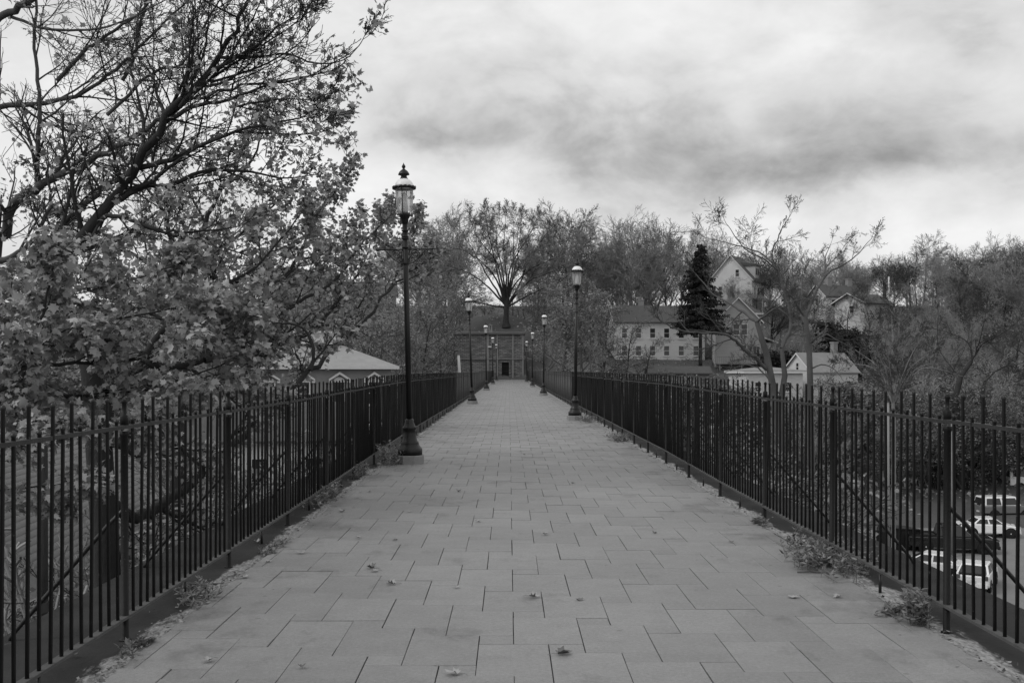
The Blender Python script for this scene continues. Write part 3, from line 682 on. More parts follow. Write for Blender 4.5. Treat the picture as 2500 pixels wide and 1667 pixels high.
for y in (-4.0, 0, 4.2):
    c = MB(); c.box(6.45, 6.62, y - .08, y + .08, -2, 3.198); c.build('porch_post', 'trim', a)
b = MB(); b.box(1.8, 4.3, -1.6, 1.6, 8.0, 10.6); dm = b.build('dormer', 'siding_grey', a)
b = MB(); [b.box(4.301, 4.33, y - .4, y + .4, 8.7, 10.1) for y in (-.8, .5)]; b.build('dormer_window', 'pane', dm)
b = MB(); b.prism([(0.5, 10.602), (4.6, 10.602), (4.6, 10.9), (0.5, 11.5)], -1.9, 1.9); b.build('dormer_roof', 'roof_dark', dm)
a = house('white house with dark roof and tall blank wall on the wooded bank', 2105, 186, 7.6, 35, 7.4, 6.4, 6.0, 1.6, 'x', 'siding_white', 'roof_dark', [('f', .9, 3.9, .6, 1.2), ('l', .5, 4.1, .8, 1.2), ('f', -2.2, 1.4, .6, 1.2)], oh=.7)
house('white gabled wing with chimneys behind the house on the wooded bank', 2040, 198, 10.2, 18, 8.5, 6, 5.4, 2.2, 'x', 'siding_white', 'roof_dark', [('l', 0, 3.6, .8, 1.3), ('f', -2.6, 3.3, .8, 1.3), ('f', 2.0, 3.6, .8, 1.2)], [(-1.6, 0, .9, 9.0), (3, 0, .9, 8.8)])
house('small grey gabled house between the white house on the bank and the bare tree', 1950, 205, 11.0, -15, 6, 7, 4.6, 2.2, 'y', 'siding_grey', 'roof_dark', [('f', 0, 3.2, .8, 1.3)])
house('small white cottage with pale roof and chimney just beyond the fence', 2003, 124, -3.4, 24, 7.0, 5.2, 4.6, 2.2, 'x', 'siding_white', 'roof_light', [('l', 0, 4.75, .42, .9), ('f', -.4, 3.3, .45, .4), ('f', 2.0, 2.6, .5, .9)], [(2.3, .2, .62, 8.1)], oh=.25)
a = house('long low white wing beside the cottage with a flat pale roof', 1868, 119, -3.5, 10, 7, 5, 4.9, .35, 'hip', 'siding_white', 'roof_light', row('f', (-2, 1.5), 2.5, .7, 1))
house('low shed with a long pale roof edge right of the cottage', 2190, 112, -7.4, -4, 9.0, 5, 6.6, .3, 'hip', 'siding_grey', 'roof_dark', row('f', (-3, 0, 3), 4.4, .7, 1.2))
house('small grey house with hipped roof low among the trees at the fence end', 2390, 100, -9.6, 15, 7.0, 6, 5.8, 1.7, 'hip', 'siding_grey', 'roof_dark', row('f', (-2.2, 0, 2.2), 3.2, .7, 1.2))
house('dark shed roof under the long white house', 1655, 140, -1.6, -2, 8, 4, 2.6, .8, 'x', 'brick_wall', 'roof_dark', row('f', (-2, 1), 1, .7, 1), trim=None)
house('dark flat-topped house at the crest of the wooded bank', 2400, 236, 15.4, -8, 15, 8, 5.2, .6, 'hip', 'brick_wall', 'roof_dark', row('f', (-5, -2, 1, 4), 2.6, .9, 1.6))

# ------------------------------------------------------------------ poles and posts
def pole(name, label, px, zy, py_top, r, m, base=None, arm=False, cat='pole', lean=0.0):
    X = (px - VX) / FPX * zy; zb = float(ground(X, zy)) if base is None else base; zt = EYE + (VY - py_top) / FPX * zy
    t = thing(name, label, cat, (X, zy, zb)); t.rotation_euler = (0, lean, 0)
    b = MB(); b.tube([(0, 0, -.3), (0, 0, (zt - zb) * .5), (0, 0, zt - zb)], [r, r * .9, r * .75], 10); b.build('shaft', m, t, True)
    if arm:
        b = MB(); b.box(-1.1, 1.1, -.06, .06, zt - zb - .7, zt - zb - .55); b.build('cross_arm', m, t)
    else:
        b = MB(); b.tube([(0, 0, zt - zb + .001), (0, 0, zt - zb + .06)], [r * .8, r * .5], 10); b.build('cap', m, t, True)
pole('utility_pole', 'pale leaning pole stub behind the fence near the gatehouse', 1126, 120, 868, .2, 'wood_pale', -3.0, lean=-.05)
pole('utility_pole', 'utility pole rising beside the white house on the bank', 2170, 196, 676, .2, 'wood_pale', arm=False)
pole('lamp_post', 'pale grey post standing at the car park edge behind the pickets', 2168, 66, 985, .11, 'wood_pole')
pole('lamp_post', 'second grey post behind the thick fence post above the pickup', 2325, 66, 1030, .13, 'bark_grey')
pole('utility_pole', 'dark utility pole among the near maple trunks', 106, 17, 1000, .09, 'bark')

# ------------------------------------------------------------------ vehicles in the car park
def wheel(par, x, y, r, side):
    w = MB(); w.lathe([(r * .62, -.11), (r * .96, -.11), (r, -.07), (r, .07), (r * .96, .11), (r * .62, .11)], 20)
    o = w.build('wheel', 'tyre', par, True); o.location = (x, y, r); o.rotation_euler = (R(90) * -side, 0, 0)
    q = MB(); q.lathe([(.05, .09), (.05, .115)], 10)
    for i in range(10):
        a = 2 * math.pi * i / 10; ca, sa = math.cos(a), math.sin(a); k = .035
        q.add([(ca * .04 - sa * k, sa * .04 + ca * k, .10), (ca * .04 + sa * k, sa * .04 - ca * k, .10), (ca * r * .62 + sa * k * .7, sa * r * .62 - ca * k * .7, .10), (ca * r * .62 - sa * k * .7, sa * r * .62 + ca * k * .7, .10)], [(0, 1, 2, 3)])
    q.lathe([(r * .58, .085), (r * .66, .105), (r * .66, .085)], 20); q.build('rim', 'rim', o)
    q = MB(); q.lathe([(r * 1.18, -.09), (r * 1.18, .098)], 20); a = q.build('wheel_arch', 'dark', par); a.location = (x, y, r * 1.02); a.rotation_euler = (R(90) * -side, 0, 0)
def car(name, label, cat, loc, yaw, body, cabin, hw, paint, wheels, r, roofpaint=None, extra=None):
    t = thing(name, label, cat, loc, R(yaw))
    zc = cabin[0][1]; ztop = max(z for x, z in cabin)
    b = MB(); b.prism(body, -hw, hw, lambda z: 1.0 - .06 * max(0, (z - .75)) - .10 * max(0, .45 - z)); o = b.build('body', paint, t)
    bv = o.modifiers.new('bevel', 'BEVEL'); bv.width = .07; bv.segments = 3; bv.limit_method = 'ANGLE'; bv.angle_limit = R(25)
    g = lambda z: .95 - .20 * (z - zc) / (ztop - zc)
    b = MB(); b.prism(cabin, -hw, hw, g); o = b.build('cabin', roofpaint or paint, t)
    bv = o.modifiers.new('bevel', 'BEVEL'); bv.width = .05; bv.segments = 3; bv.limit_method = 'ANGLE'; bv.angle_limit = R(25)
    # glass: side bands and the two screens, just proud of the cabin skin
    (xa, za), (xb_, zb), (xc, zcc), (xd, zd) = cabin[0], cabin[1], cabin[-2], cabin[-1]
    def lerp(p, q, f): return (p[0] + (q[0] - p[0]) * f, p[1] + (q[1] - p[1]) * f)
    lo_a, hi_a = lerp(cabin[0], cabin[1], .10), lerp(cabin[0], cabin[1], .84); lo_d, hi_d = lerp(cabin[-1], cabin[-2], .10), lerp(cabin[-1], cabin[-2], .84)
    for s_ in (-1, 1):
        for f0, f1 in ((.06, .47), (.53, .94)):
            A, B_, C_, D_ = lerp(lo_a, lo_d, f0), lerp(lo_a, lo_d, f1), lerp(hi_a, hi_d, f1), lerp(hi_a, hi_d, f0)
            b = MB(); ys_ = [s_ * (hw * g(p[1]) + .008) for p in (A, B_, C_, D_)]
            b.add([(p[0], y, p[1]) for p, y in zip((A, B_, C_, D_), ys_)] + [(p[0], y - s_ * .02, p[1]) for p, y in zip((A, B_, C_, D_), ys_)], [(0, 1, 2, 3), (4, 7, 6, 5), (0, 4, 5, 1), (1, 5, 6, 2), (2, 6, 7, 3), (3, 7, 4, 0)])
            b.build('side_window', 'pane', t)
    for nm, (p, q, dx) in (('rear_window', (lo_a, hi_a, -.012)), ('windscreen', (lo_d, hi_d, .012))):
        b = MB(); y1, y2 = hw * g(p[1]) * .86, hw * g(q[1]) * .86
        vs = [(p[0] + dx, -y1, p[1]), (p[0] + dx, y1, p[1]), (q[0] + dx, y2, q[1] + .008), (q[0] + dx, -y2, q[1] + .008)]
        b.add(vs + [(x - dx * 1.5, y, z - .01) for x, y, z in vs], [(0, 1, 2, 3), (4, 7, 6, 5), (0, 4, 5, 1), (1, 5, 6, 2), (2, 6, 7, 3), (3, 7, 4, 0)]); b.build(nm, 'pane', t)
    for x in wheels:
        for s_ in (-1, 1): wheel(t, x, s_ * (hw - .10), r, s_)
    xf, xr = max(x for x, z in body), min(x for x, z in body)
    for s_ in (-1, 1):
        b = MB(); b.box(xf - .12, xf + .012, s_ * hw * .72 - .2, s_ * hw * .72 + .2, .68, .84); b.build('headlight', 'lens', t)
        b = MB(); b.box(xr - .012, xr + .10, s_ * hw * .80 - .12, s_ * hw * .80 + .12, .76, .98); b.build('tail_light', 'tail_lamp', t)
    b = MB(); b.box(xf - .1, xf + .05, -hw * .9, hw * .9, .34, .55); b.box(xr - .05, xr + .1, -hw * .9, hw * .9, .34, .55); b.build('bumper', 'dark' if paint == 'car_black' else paint, t)
    b = MB(); b.box(xr - .016, xr + .02, -.22, .22, .60, .72); b.build('number_plate', 'trim', t)
    if extra: extra(t, hw, r)
    return t
def bed(t, hw, r):
    b = MB(); b.box(-2.70, -1.02, -hw * .80, hw * .80, 1.09, 1.105); b.build('bed_dark_panel', 'dark', t)  # flat dark panel on the solid body imitates the shaded hollow of the bed
    for s_ in (-1, 1):
        b = MB(); b.box(-2.78, -.98, s_ * hw * .90 - .06, s_ * hw * .90 + .06, 1.10, 1.19); b.build('bed_rail', 'car_black', t)
    b = MB(); b.box(-2.80, -2.72, -hw * .83, hw * .83, 1.10, 1.19); b.build('tailgate_rail', 'car_black', t)
    b = MB(); b.box(2.80, 2.86, -.62, .62, .62, .92); b.build('grille', 'dark', t)
def spoiler(t, hw, r):
    b = MB(); b.box(-2.02, -1.72, -hw * .78, hw * .78, 1.02, 1.05); b.build('spoiler', 'dark', t)
def spare(t, hw, r):
    b = MB(); b.lathe([(.34, -.1), (.36, 0), (.34, .1)], 18); o = b.build('spare_wheel', 'tyre', t); o.location = (-2.05, 0, 1.0); o.rotation_euler = (0, R(90), 0)
G = -10.65
pick_b = [(-2.82, .5), (-2.82, 1.08), (-.95, 1.10), (1.15, 1.10), (2.45, 1.02), (2.78, .88), (2.82, .45), (2.4, .32), (-2.5, .38)]
car('pickup_truck', 'black pickup truck with bright rims parked across the lot', 'pickup truck', P(2322, 0, 68)[:2] + (G,), -12, pick_b, [(-1.0, 1.10), (-.82, 1.80), (.42, 1.84), (1.22, 1.10)], .98, 'car_black', (-1.75, 1.85), .40, None, bed)
hat_b = [(-2.05, .45), (-2.08, .95), (-1.6, 1.02), (1.0, .98), (1.75, .86), (2.05, .68), (2.05, .35), (-1.9, .33)]
car('hatchback_car', 'white car with rear spoiler seen from behind, nearest in the lot', 'car', P(2385, 0, 57)[:2] + (G,), 58, hat_b, [(-1.75, 1.00), (-1.05, 1.44), (.25, 1.46), (1.05, .99)], .88, 'car_white', (-1.3, 1.3), .33, None, spoiler)
car('sedan_car', 'silver car half hidden behind the thick fence post', 'car', P(2268, 0, 60)[:2] + (G,), 150, [(-2.3, .42), (-2.32, .88), (-1.5, .96), (.95, .96), (2.0, .84), (2.3, .66), (2.3, .33), (-2.2, .33)], [(-1.55, .95), (-.85, 1.40), (.2, 1.42), (1.05, .95)], .90, 'car_white', (-1.4, 1.4), .33)
car('coupe_car', 'white car with dark wheel arches parked beyond the black pickup', 'car', P(2410, 0, 74)[:2] + (G,), -8, hat_b, [(-1.2, 1.00), (-.7, 1.40), (.35, 1.42), (1.0, .99)], .9, 'car_white', (-1.3, 1.35), .36, None)
car('off_road_car', 'two-tone off-road vehicle with pale hardtop at the far end of the lot', 'car', P(2452, 0, 82)[:2] + (G + .1,), 4, [(-2.2, .55), (-2.2, 1.15), (1.0, 1.15), (2.1, 1.1), (2.2, .55)], [(-2.15, 1.16), (-2.02, 1.85), (.55, 1.88), (.95, 1.16)], .9, 'car_two', (-1.3, 1.3), .40, 'car_white', spare)
car('van', 'white van roof showing at the frame edge behind the off-road vehicle', 'van', P(2520, 0, 90)[:2] + (-9.2,), 0, [(-2.4, .5), (-2.4, 1.2), (1.6, 1.2), (2.3, 1.0), (2.35, .5)], [(-2.38, 1.2), (-2.3, 2.1), (1.0, 2.1), (1.7, 1.2)], .95, 'car_white', (-1.5, 1.5), .36)
t = thing('dumpster', 'dark steel skip with sloping lid beside the pale post', 'skip', P(2195, 0, 69)[:2] + (-10.66,), R(15))
b = MB(); b.prism([(-1.1, .12), (-1.25, 1.2), (-1.0, 1.5), (1.1, 1.3), (1.1, .12)], -.9, .9); b.build('bin', 'dark', t)
b = MB(); b.add([(-1.05, -.95, 1.53), (1.15, -.95, 1.33), (1.15, .95, 1.33), (-1.05, .95, 1.53), (-1.05, -.95, 1.59), (1.15, -.95, 1.39), (1.15, .95, 1.39), (-1.05, .95, 1.59)], [(0, 3, 2, 1), (4, 5, 6, 7), (0, 1, 5, 4), (1, 2, 6, 5), (2, 3, 7, 6), (3, 0, 4, 7)]); b.build('lid', 'tyre', t)
b = MB()
for x in (-.9, .8): b.box(x - .06, x + .06, -.95, -.902, .2, 1.2)
b.build('rib', 'tyre', t)

# ------------------------------------------------------------------ trees
def vadd(a, b, k=1.0): return (a[0] + b[0] * k, a[1] + b[1] * k, a[2] + b[2] * k)
def vnorm(a):
    l = math.sqrt(a[0] * a[0] + a[1] * a[1] + a[2] * a[2]) or 1e-9
    return (a[0] / l, a[1] / l, a[2] / l)
def rnd3(s): return (random.gauss(0, s), random.gauss(0, s), random.gauss(0, s))
def cross(a, b): return (a[1] * b[2] - a[2] * b[1], a[2] * b[0] - a[0] * b[2], a[0] * b[1] - a[1] * b[0])
def dot(a, b): return a[0] * b[0] + a[1] * b[1] + a[2] * b[2]
def swing(d, ang):
    """d turned by ang about a random perpendicular"""
    p = rnd3(1); k = dot(p, d); p = vnorm(vadd(p, d, -k))
    return vnorm(tuple(d[i] * math.cos(ang) + p[i] * math.sin(ang) for i in range(3)))
LEAF5 = np.array([(0, 0), (.27, -.07), (.21, .10), (.53, .20), (.37, .34), (.50, .62), (.26, .56), (.15, .74), (0, 1.02), (-.15, .74), (-.26, .56), (-.50, .62), (-.37, .34), (-.53, .20), (-.21, .10), (-.27, -.07)])
LEAF3 = np.array([(0, 0), (.30, .02), (.52, .30), (.26, .46), (0, 1.0), (-.26, .46), (-.52, .30), (-.30, .02)])
LEAFQ = np.array([(0, 0), (.36, .45), (0, 1.0), (-.36, .45)])
def leaf_arrays(pos, tip, nrm, size, shape, curl=.18):
    pos = np.asarray(pos, np.float32); tip = np.asarray(tip, np.float32); nrm = np.asarray(nrm, np.float32); size = np.asarray(size, np.float32)
    tip /= np.linalg.norm(tip, axis=1, keepdims=True) + 1e-9
    nrm = nrm - tip * np.sum(nrm * tip, 1, keepdims=True); nrm /= np.linalg.norm(nrm, axis=1, keepdims=True) + 1e-9
    sd = np.cross(tip, nrm)
    k = len(shape); m = len(pos)
    if k == 4:
        lx, ly = shape[:, 0], shape[:, 1]; lz = np.zeros(4)
    else:
        lx = np.append(shape[:, 0], 0); ly = np.append(shape[:, 1], .36); lz = -curl * (np.abs(lx) ** 1.3 * 1.6 + (ly - .36) ** 2 * .5)
    rc = np.random.uniform(-.5, 3.2, (m, 1, 1)) if m > 1 and k > 4 else 1.0
    V = pos[:, None, :] + size[:, None, None] * (lx[None, :, None] * sd[:, None, :] + ly[None, :, None] * tip[:, None, :] + rc * lz[None, :, None] * nrm[:, None, :])
    n = V.shape[1]; base = np.arange(m)[:, None, None] * n
    if k == 4: F = (np.array([[0, 1, 2, 3]])[None] + base).reshape(-1, 4)
    else: F = (np.array([[k, i, (i + 1) % k] for i in range(k)])[None] + base).reshape(-1, 3)
    return V.reshape(-1, 3), F
def tube_arrays(polys, sides):
    groups = {}
    for pts, rad in polys: groups.setdefault(len(pts), []).append((pts, rad))
    out = []
    for n, lst in groups.items():
        Pn = np.array([p for p, r in lst], np.float32); Rn = np.array([r for p, r in lst], np.float32); m = len(lst)
        T = np.gradient(Pn, axis=1); T /= np.linalg.norm(T, axis=2, keepdims=True) + 1e-9
        mean = T.mean(1); ref = np.where(np.abs(mean[:, 2:3]) < .75, np.array([[0, 0, 1.0]]), np.array([[1.0, .13, 0]]))[:, None, :]
        U = np.cross(T, ref); U /= np.linalg.norm(U, axis=2, keepdims=True) + 1e-9; W = np.cross(T, U)
        a = np.arange(sides) * 2 * np.pi / sides
        V = Pn[:, :, None, :] + Rn[:, :, None, None] * (np.cos(a)[None, None, :, None] * U[:, :, None, :] + np.sin(a)[None, None, :, None] * W[:, :, None, :])
        b = (np.arange(m)[:, None, None] * n + np.arange(n - 1)[None, :, None]) * sides; i = np.arange(sides)[None, None, :]; j = (i + 1) % sides
        F = np.stack([b + i, b + j, b + j + sides, b + i + sides], -1).reshape(-1, 4)
        out.append((V.reshape(-1, 3), F))
    return out
class Tree:
    """levels: list of dicts n (points), wob, up, kids (min, max), ang (deg), ratio, tmin, taper"""
    def __init__(s, levels, leaf=None, rmin=0.004):
        s.lv = levels; s.leaf = leaf; s.rmin = rmin; s.wood = {}; s.leaves = []
    def put(s, pts, rad, lvl): s.wood.setdefault(lvl, []).append((pts, rad))
    def grow(s, p, d, Ln, r, lvl):
        q = s.lv[lvl]; n = q['n']; pts = [p]; dirs = [d]; st = Ln / (n - 1)
        for i in range(n - 1):
            d = vnorm(vadd(vadd(d, rnd3(q['wob'])), (0, 0, 1), q['up'])); p = vadd(p, d, st); pts.append(p); dirs.append(d)
        tp = q.get('taper', .35); rad = [max(r * (1 - (1 - tp) * i / (n - 1)), s.rmin) for i in range(n)]
        s.put(pts, rad, lvl); s.spawn(pts, dirs, rad, Ln, lvl)
    def spawn(s, pts, dirs, rad, Ln, lvl):
        q = s.lv[lvl]; n = len(pts)
        if lvl + 1 < len(s.lv):
            k = random.randint(*q['kids'])
            for c in range(k):
                t = q['tmin'] + (1 - q['tmin']) * (c + random.random()) / k
                f = t * (n - 1); i = min(int(f), n - 2); f -= i
                p = tuple(pts[i][a] + (pts[i + 1][a] - pts[i][a]) * f for a in range(3)); r = rad[i] + (rad[i + 1] - rad[i]) * f
                dd = swing(dirs[i], R(random.uniform(*q['ang'])))
                fl = q.get('flat', 0)
                if fl: dd = vnorm((dd[0], dd[1], dd[2] * (1 - fl)))
                Lc = Ln * random.uniform(*q['ratio']) * (1 - q.get('thin', .45) * t)
                s.grow(p, dd, Lc, r * q.get('rr', .6), lvl + 1)
        elif s.leaf: s.leaf(s, pts, dirs)
    def limb(s, px, r0, r1, kids_m, klen, lvl=1, ang=(25, 65), start=0.0, up=0.1):
        """a limb along given points, with side branches of the next level"""
        P_ = np.array(px, float); m = len(P_); out = []
        for i in range(m - 1):
            a, b_, c, d = P_[max(i - 1, 0)], P_[i], P_[i + 1], P_[min(i + 2, m - 1)]
            for t in np.linspace(0, 1, 5)[:-1]:
                out.append(.5 * ((2 * b_) + (-a + c) * t + (2 * a - 5 * b_ + 4 * c - d) * t * t + (-a + 3 * b_ - 3 * c + d) * t ** 3))
        out.append(P_[-1]); pts = np.array(out); pts[1:-1] += np.random.normal(0, r0 * .25, (len(pts) - 2, 3))
        seg = np.linalg.norm(np.diff(pts, axis=0), axis=1); cum = np.concatenate([[0], np.cumsum(seg)]); Ln = cum[-1]
        rad = list(r0 + (r1 - r0) * (cum / Ln) ** .8)
        pts = [tuple(p) for p in pts]; s.put(pts, rad, 0)
        k = int((1 - start) * Ln * kids_m)
        for c in range(k):
            x = (start + (1 - start) * (c + random.random()) / k) * Ln; i = int(min(np.searchsorted(cum, x), len(pts) - 1)); i = max(i, 1)
            d = vnorm(tuple(pts[i][a] - pts[i - 1][a] for a in range(3)))
            f = x / Ln; dd = vnorm(vadd(swing(d, R(random.uniform(*ang))), (0, 0, 1), up))
            s.grow(pts[i], dd, klen * random.uniform(.5, 1.2) * (1 - .35 * f), min(rad[i] * .55, .028 + .012 * random.random()), lvl)
        # the limb's own end goes on as a branch
        d = vnorm(tuple(pts[-1][a] - pts[-2][a] for a in range(3))); s.grow(pts[-1], d, klen * .4, rad[-1], lvl)
    def build(s, root, wood_mat, twig_mat, leaf_mat, shape, sides=(10, 5, 4, 3, 3), origin=(0, 0, 0), twig_from=2, single=0, leaf_name='crown', twig_name='twigs'):
        o = np.array(origin, np.float32)
        g = []; tw = []
        for lvl, lst in sorted(s.wood.items()):
            arr = tube_arrays(lst, sides[min(lvl, len(sides) - 1)]); (g if lvl < twig_from else tw).extend([(v - o, f) for v, f in arr])
        if g: obj('trunk', make_mesh('trunk', g, True), wood_mat, root)
        if tw: stuff(obj(twig_name, make_mesh(twig_name, tw, True), twig_mat, root))
        if s.leaves:
            lv = s.leaves
            if single:                              # the leaves nearest the bridge, one by one
                lv = sorted(lv, key=lambda l: l[0][1] - 0.5 * (l[3] * 10)); one = lv[:single]; lv = lv[single:]
                for q in one:
                    v, f = leaf_arrays([q[0]], [q[1]], [q[2]], [q[3]], shape); c = v[0].copy()
                    obj('leaf', make_mesh('leaf', [(v - c, f)]), leaf_mat, root, tuple(c - o))
            v, f = leaf_arrays([l[0] for l in lv], [l[1] for l in lv], [l[2] for l in lv], [l[3] for l in lv], shape)
            stuff(obj(leaf_name, make_mesh(leaf_name, [(v - o, f)]), leaf_mat, root))

def maple_leaf(dens, size, hi=None):
    """bunches of leaves at the twig ends; hi = (z0, z1): bare above"""
    def f(s, pts, dirs):
        for i in range(1, len(pts)):
            k = dens
            if hi: k = dens * float(np.interp(pts[i][2], hi, (1.0, hi_min)))
            n = int(k) + (random.random() < k - int(k))
            for _ in range(n):
                p = vadd(pts[i], rnd3(.05)); t = vadd(vadd(rnd3(.55), dirs[i], .5), (0, 0, -.35))
                s.leaves.append((p, t, vadd(rnd3(.6), (0, -.15, 1)), size * random.choice((.55, .75, .9, 1.0, 1.1, 1.3)) * random.uniform(.85, 1.1)))
    return f
hi_min = 0.10
LV_MAPLE = [dict(n=8, wob=.06, up=.02, kids=(8, 10), ang=(25, 60), ratio=(.5, .8), tmin=.2),
            dict(n=7, wob=.10, up=.05, kids=(7, 10), ang=(22, 60), ratio=(.38, .65), tmin=.12, rr=.55, taper=.3),
            dict(n=5, wob=.13, up=.06, kids=(5, 6), ang=(25, 60), ratio=(.35, .65), tmin=.2, rr=.6, taper=.4),
            dict(n=4, wob=.18, up=.08, kids=(0, 0), ang=(20, 50), ratio=(.3, .5), tmin=.2, taper=.6)]
def C1(x, y, z): return P(x * .4677, y * .4677, z)
def px_line(pts, z0, z1, c1=True):
    n = len(pts); return [(C1 if c1 else P)(x, y, z0 + (z1 - z0) * i / (n - 1)) for i, (x, y) in enumerate(pts)]

# --- near maple A: thick leaning limb that crosses the upper left
T = Tree(LV_MAPLE, maple_leaf(.80, .074, (2.2, 5.2)), .0035)
base = (-6.1, 14.5, -10.7)
T.put([base, (-6.0, 14.5, -7), (-5.75, 14.4, -3.5), (-5.65, 14.2, -1.0), P(225, 900, 14), P(170, 760, 14), P(120, 690, 14)][:6], [.30, .24, .20, .18, .15, .13], 0)
for pts, z0, z1, r0, r1, km, kl in (
    ([(240, 1500), (300, 1400), (600, 1050), (720, 850), (880, 620), (1150, 290), (1280, 40), (1340, -100)], 14, 12.4, .125, .022, 2.3, 1.5),
    ([(600, 1050), (760, 970), (870, 975), (1050, 900), (1300, 900), (1500, 930)], 13.5, 13.2, .055, .012, 2.6, 1.0),
    ([(700, 880), (900, 830), (1050, 760), (1230, 690), (1400, 650), (1600, 600)], 13.4, 12.5, .050, .010, 2.6, 1.1),
    ([(860, 640), (1000, 560), (1200, 520), (1400, 440), (1600, 400)], 13.2, 12.3, .040, .010, 2.6, 1.1),
    ([(940, 560), (1100, 380), (1300, 270), (1450, 140), (1580, 50)], 13.0, 12.0, .034, .009, 2.4, 1.0),
    ([(1150, 300), (1330, 300), (1500, 280), (1640, 330), (1800, 310), (1890, 215)], 12.8, 12.0, .026, .006, 2.2, .7),
    ([(880, 620), (1010, 400), (1070, 250), (1090, 80), (1100, -60)], 13.2, 12.6, .03, .008, 2.0, .9),
    ([(980, 520), (1180, 330), (1260, 190), (1340, 60), (1380, -40)], 13.0, 12.2, .028, .008, 2.0, .9),
    ([(1050, 450), (1250, 310), (1430, 200), (1560, 110), (1610, 40)], 13.0, 12.0, .025, .006, 2.0, .8),
    ([(1100, 430), (1400, 330), (1600, 190), (1640, 90)], 12.9, 12.3, .022, .006, 2.0, .7),
    ([(1300, 440), (1550, 420), (1720, 340), (1850, 265), (1900, 195)], 12.8, 12.2, .020, .005, 2.0, .6),
    ([(1200, 560), (1450, 520), (1640, 520), (1710, 490)], 13.0, 12.5, .020, .005, 2.2, .7),
    ([(1230, 690), (1500, 700), (1680, 690), (1770, 640)], 13.0, 12.5, .020, .005, 2.2, .6),
    ([(480, 1240), (560, 1130), (690, 1150), (820, 1200), (1000, 1210), (1200, 1190)], 13.2, 12.4, .045, .010, 2.8, 1.0)):
    T.limb(px_line(pts, z0, z1), r0 * .82, r1 * .8, km * 1.35, kl * 1.2)
t = thing('maple_tree', 'leaning maple with thick dark limb rising across the upper corner', 'tree', base)
T.build(t, 'bark', 'twig_near', 'leaf', LEAF5, origin=base, single=0)

# --- near maple B: off to the side, mottled limbs and vertical leader, bare at the top
T = Tree(LV_MAPLE, maple_leaf(.75, .076, (2.0, 5.0)), .0035)
base = (-8.9, 16.5, -10.7)
T.put([base, (-8.8, 16.5, -6), (-8.6, 16.3, -2), P(-110, 900, 15.6), P(-60, 720, 15.5)], [.30, .25, .2, .16, .13], 0)
for pts, z0, z1, r0, r1, km, kl in (
    ([(-130, 1540), (0, 1260), (60, 1090), (190, 985), (330, 910), (480, 840), (650, 740), (880, 600), (1070, 500), (1330, 440)], 15.5, 13.5, .12, .012, 2.0, 1.4),
    ([(100, 1500), (180, 1340), (300, 1210), (440, 1070), (560, 960), (700, 900), (850, 680), (980, 560)], 15.5, 14.5, .095, .014, 2.0, 1.3),
    ([(195, 980), (200, 700), (205, 480), (180, 250), (190, 60), (170, -100)], 15, 14.5, .05, .02, 2.4, 1.3),
    ([(-100, 700), (0, 560), (200, 545), (400, 500), (560, 400), (720, 250), (880, 100), (1000, -20)], 15.5, 14, .06, .014, 2.2, 1.3),
    ([(-120, 180), (0, 90), (100, 40), (220, -40)], 14.5, 14, .075, .05, 1.5, 1.5),
    ([(60, 90), (200, 140), (360, 160), (560, 140), (760, 60), (900, -20)], 14.3, 13.5, .03, .010, 2.4, 1.2),
    ([(300, 420), (460, 260), (600, 160), (760, 40), (820, -60)], 15, 14, .04, .018, 2.2, 1.2),
    ([(640, 420), (700, 300), (730, 120), (790, -40)], 15, 14.6, .035, .018, 2.2, 1.2),
    ([(560, 600), (800, 380), (950, 330), (1100, 80), (1180, -60)], 14.5, 13.5, .035, .012, 2.2, 1.2),
    ([(0, 1360), (130, 1300), (250, 1110), (270, 1060), (250, 930)], 15, 14.6, .06, .02, 2.4, 1.0)):
    T.limb(px_line(pts, z0, z1), r0 * .82, r1 * .8, km * 1.35, kl * 1.2)
t = thing('maple_tree', 'maple at the frame edge with mottled limbs and a bare upright leader', 'tree', base)
T.build(t, 'bark_mid', 'twig_near', 'leaf', LEAF5, origin=base)

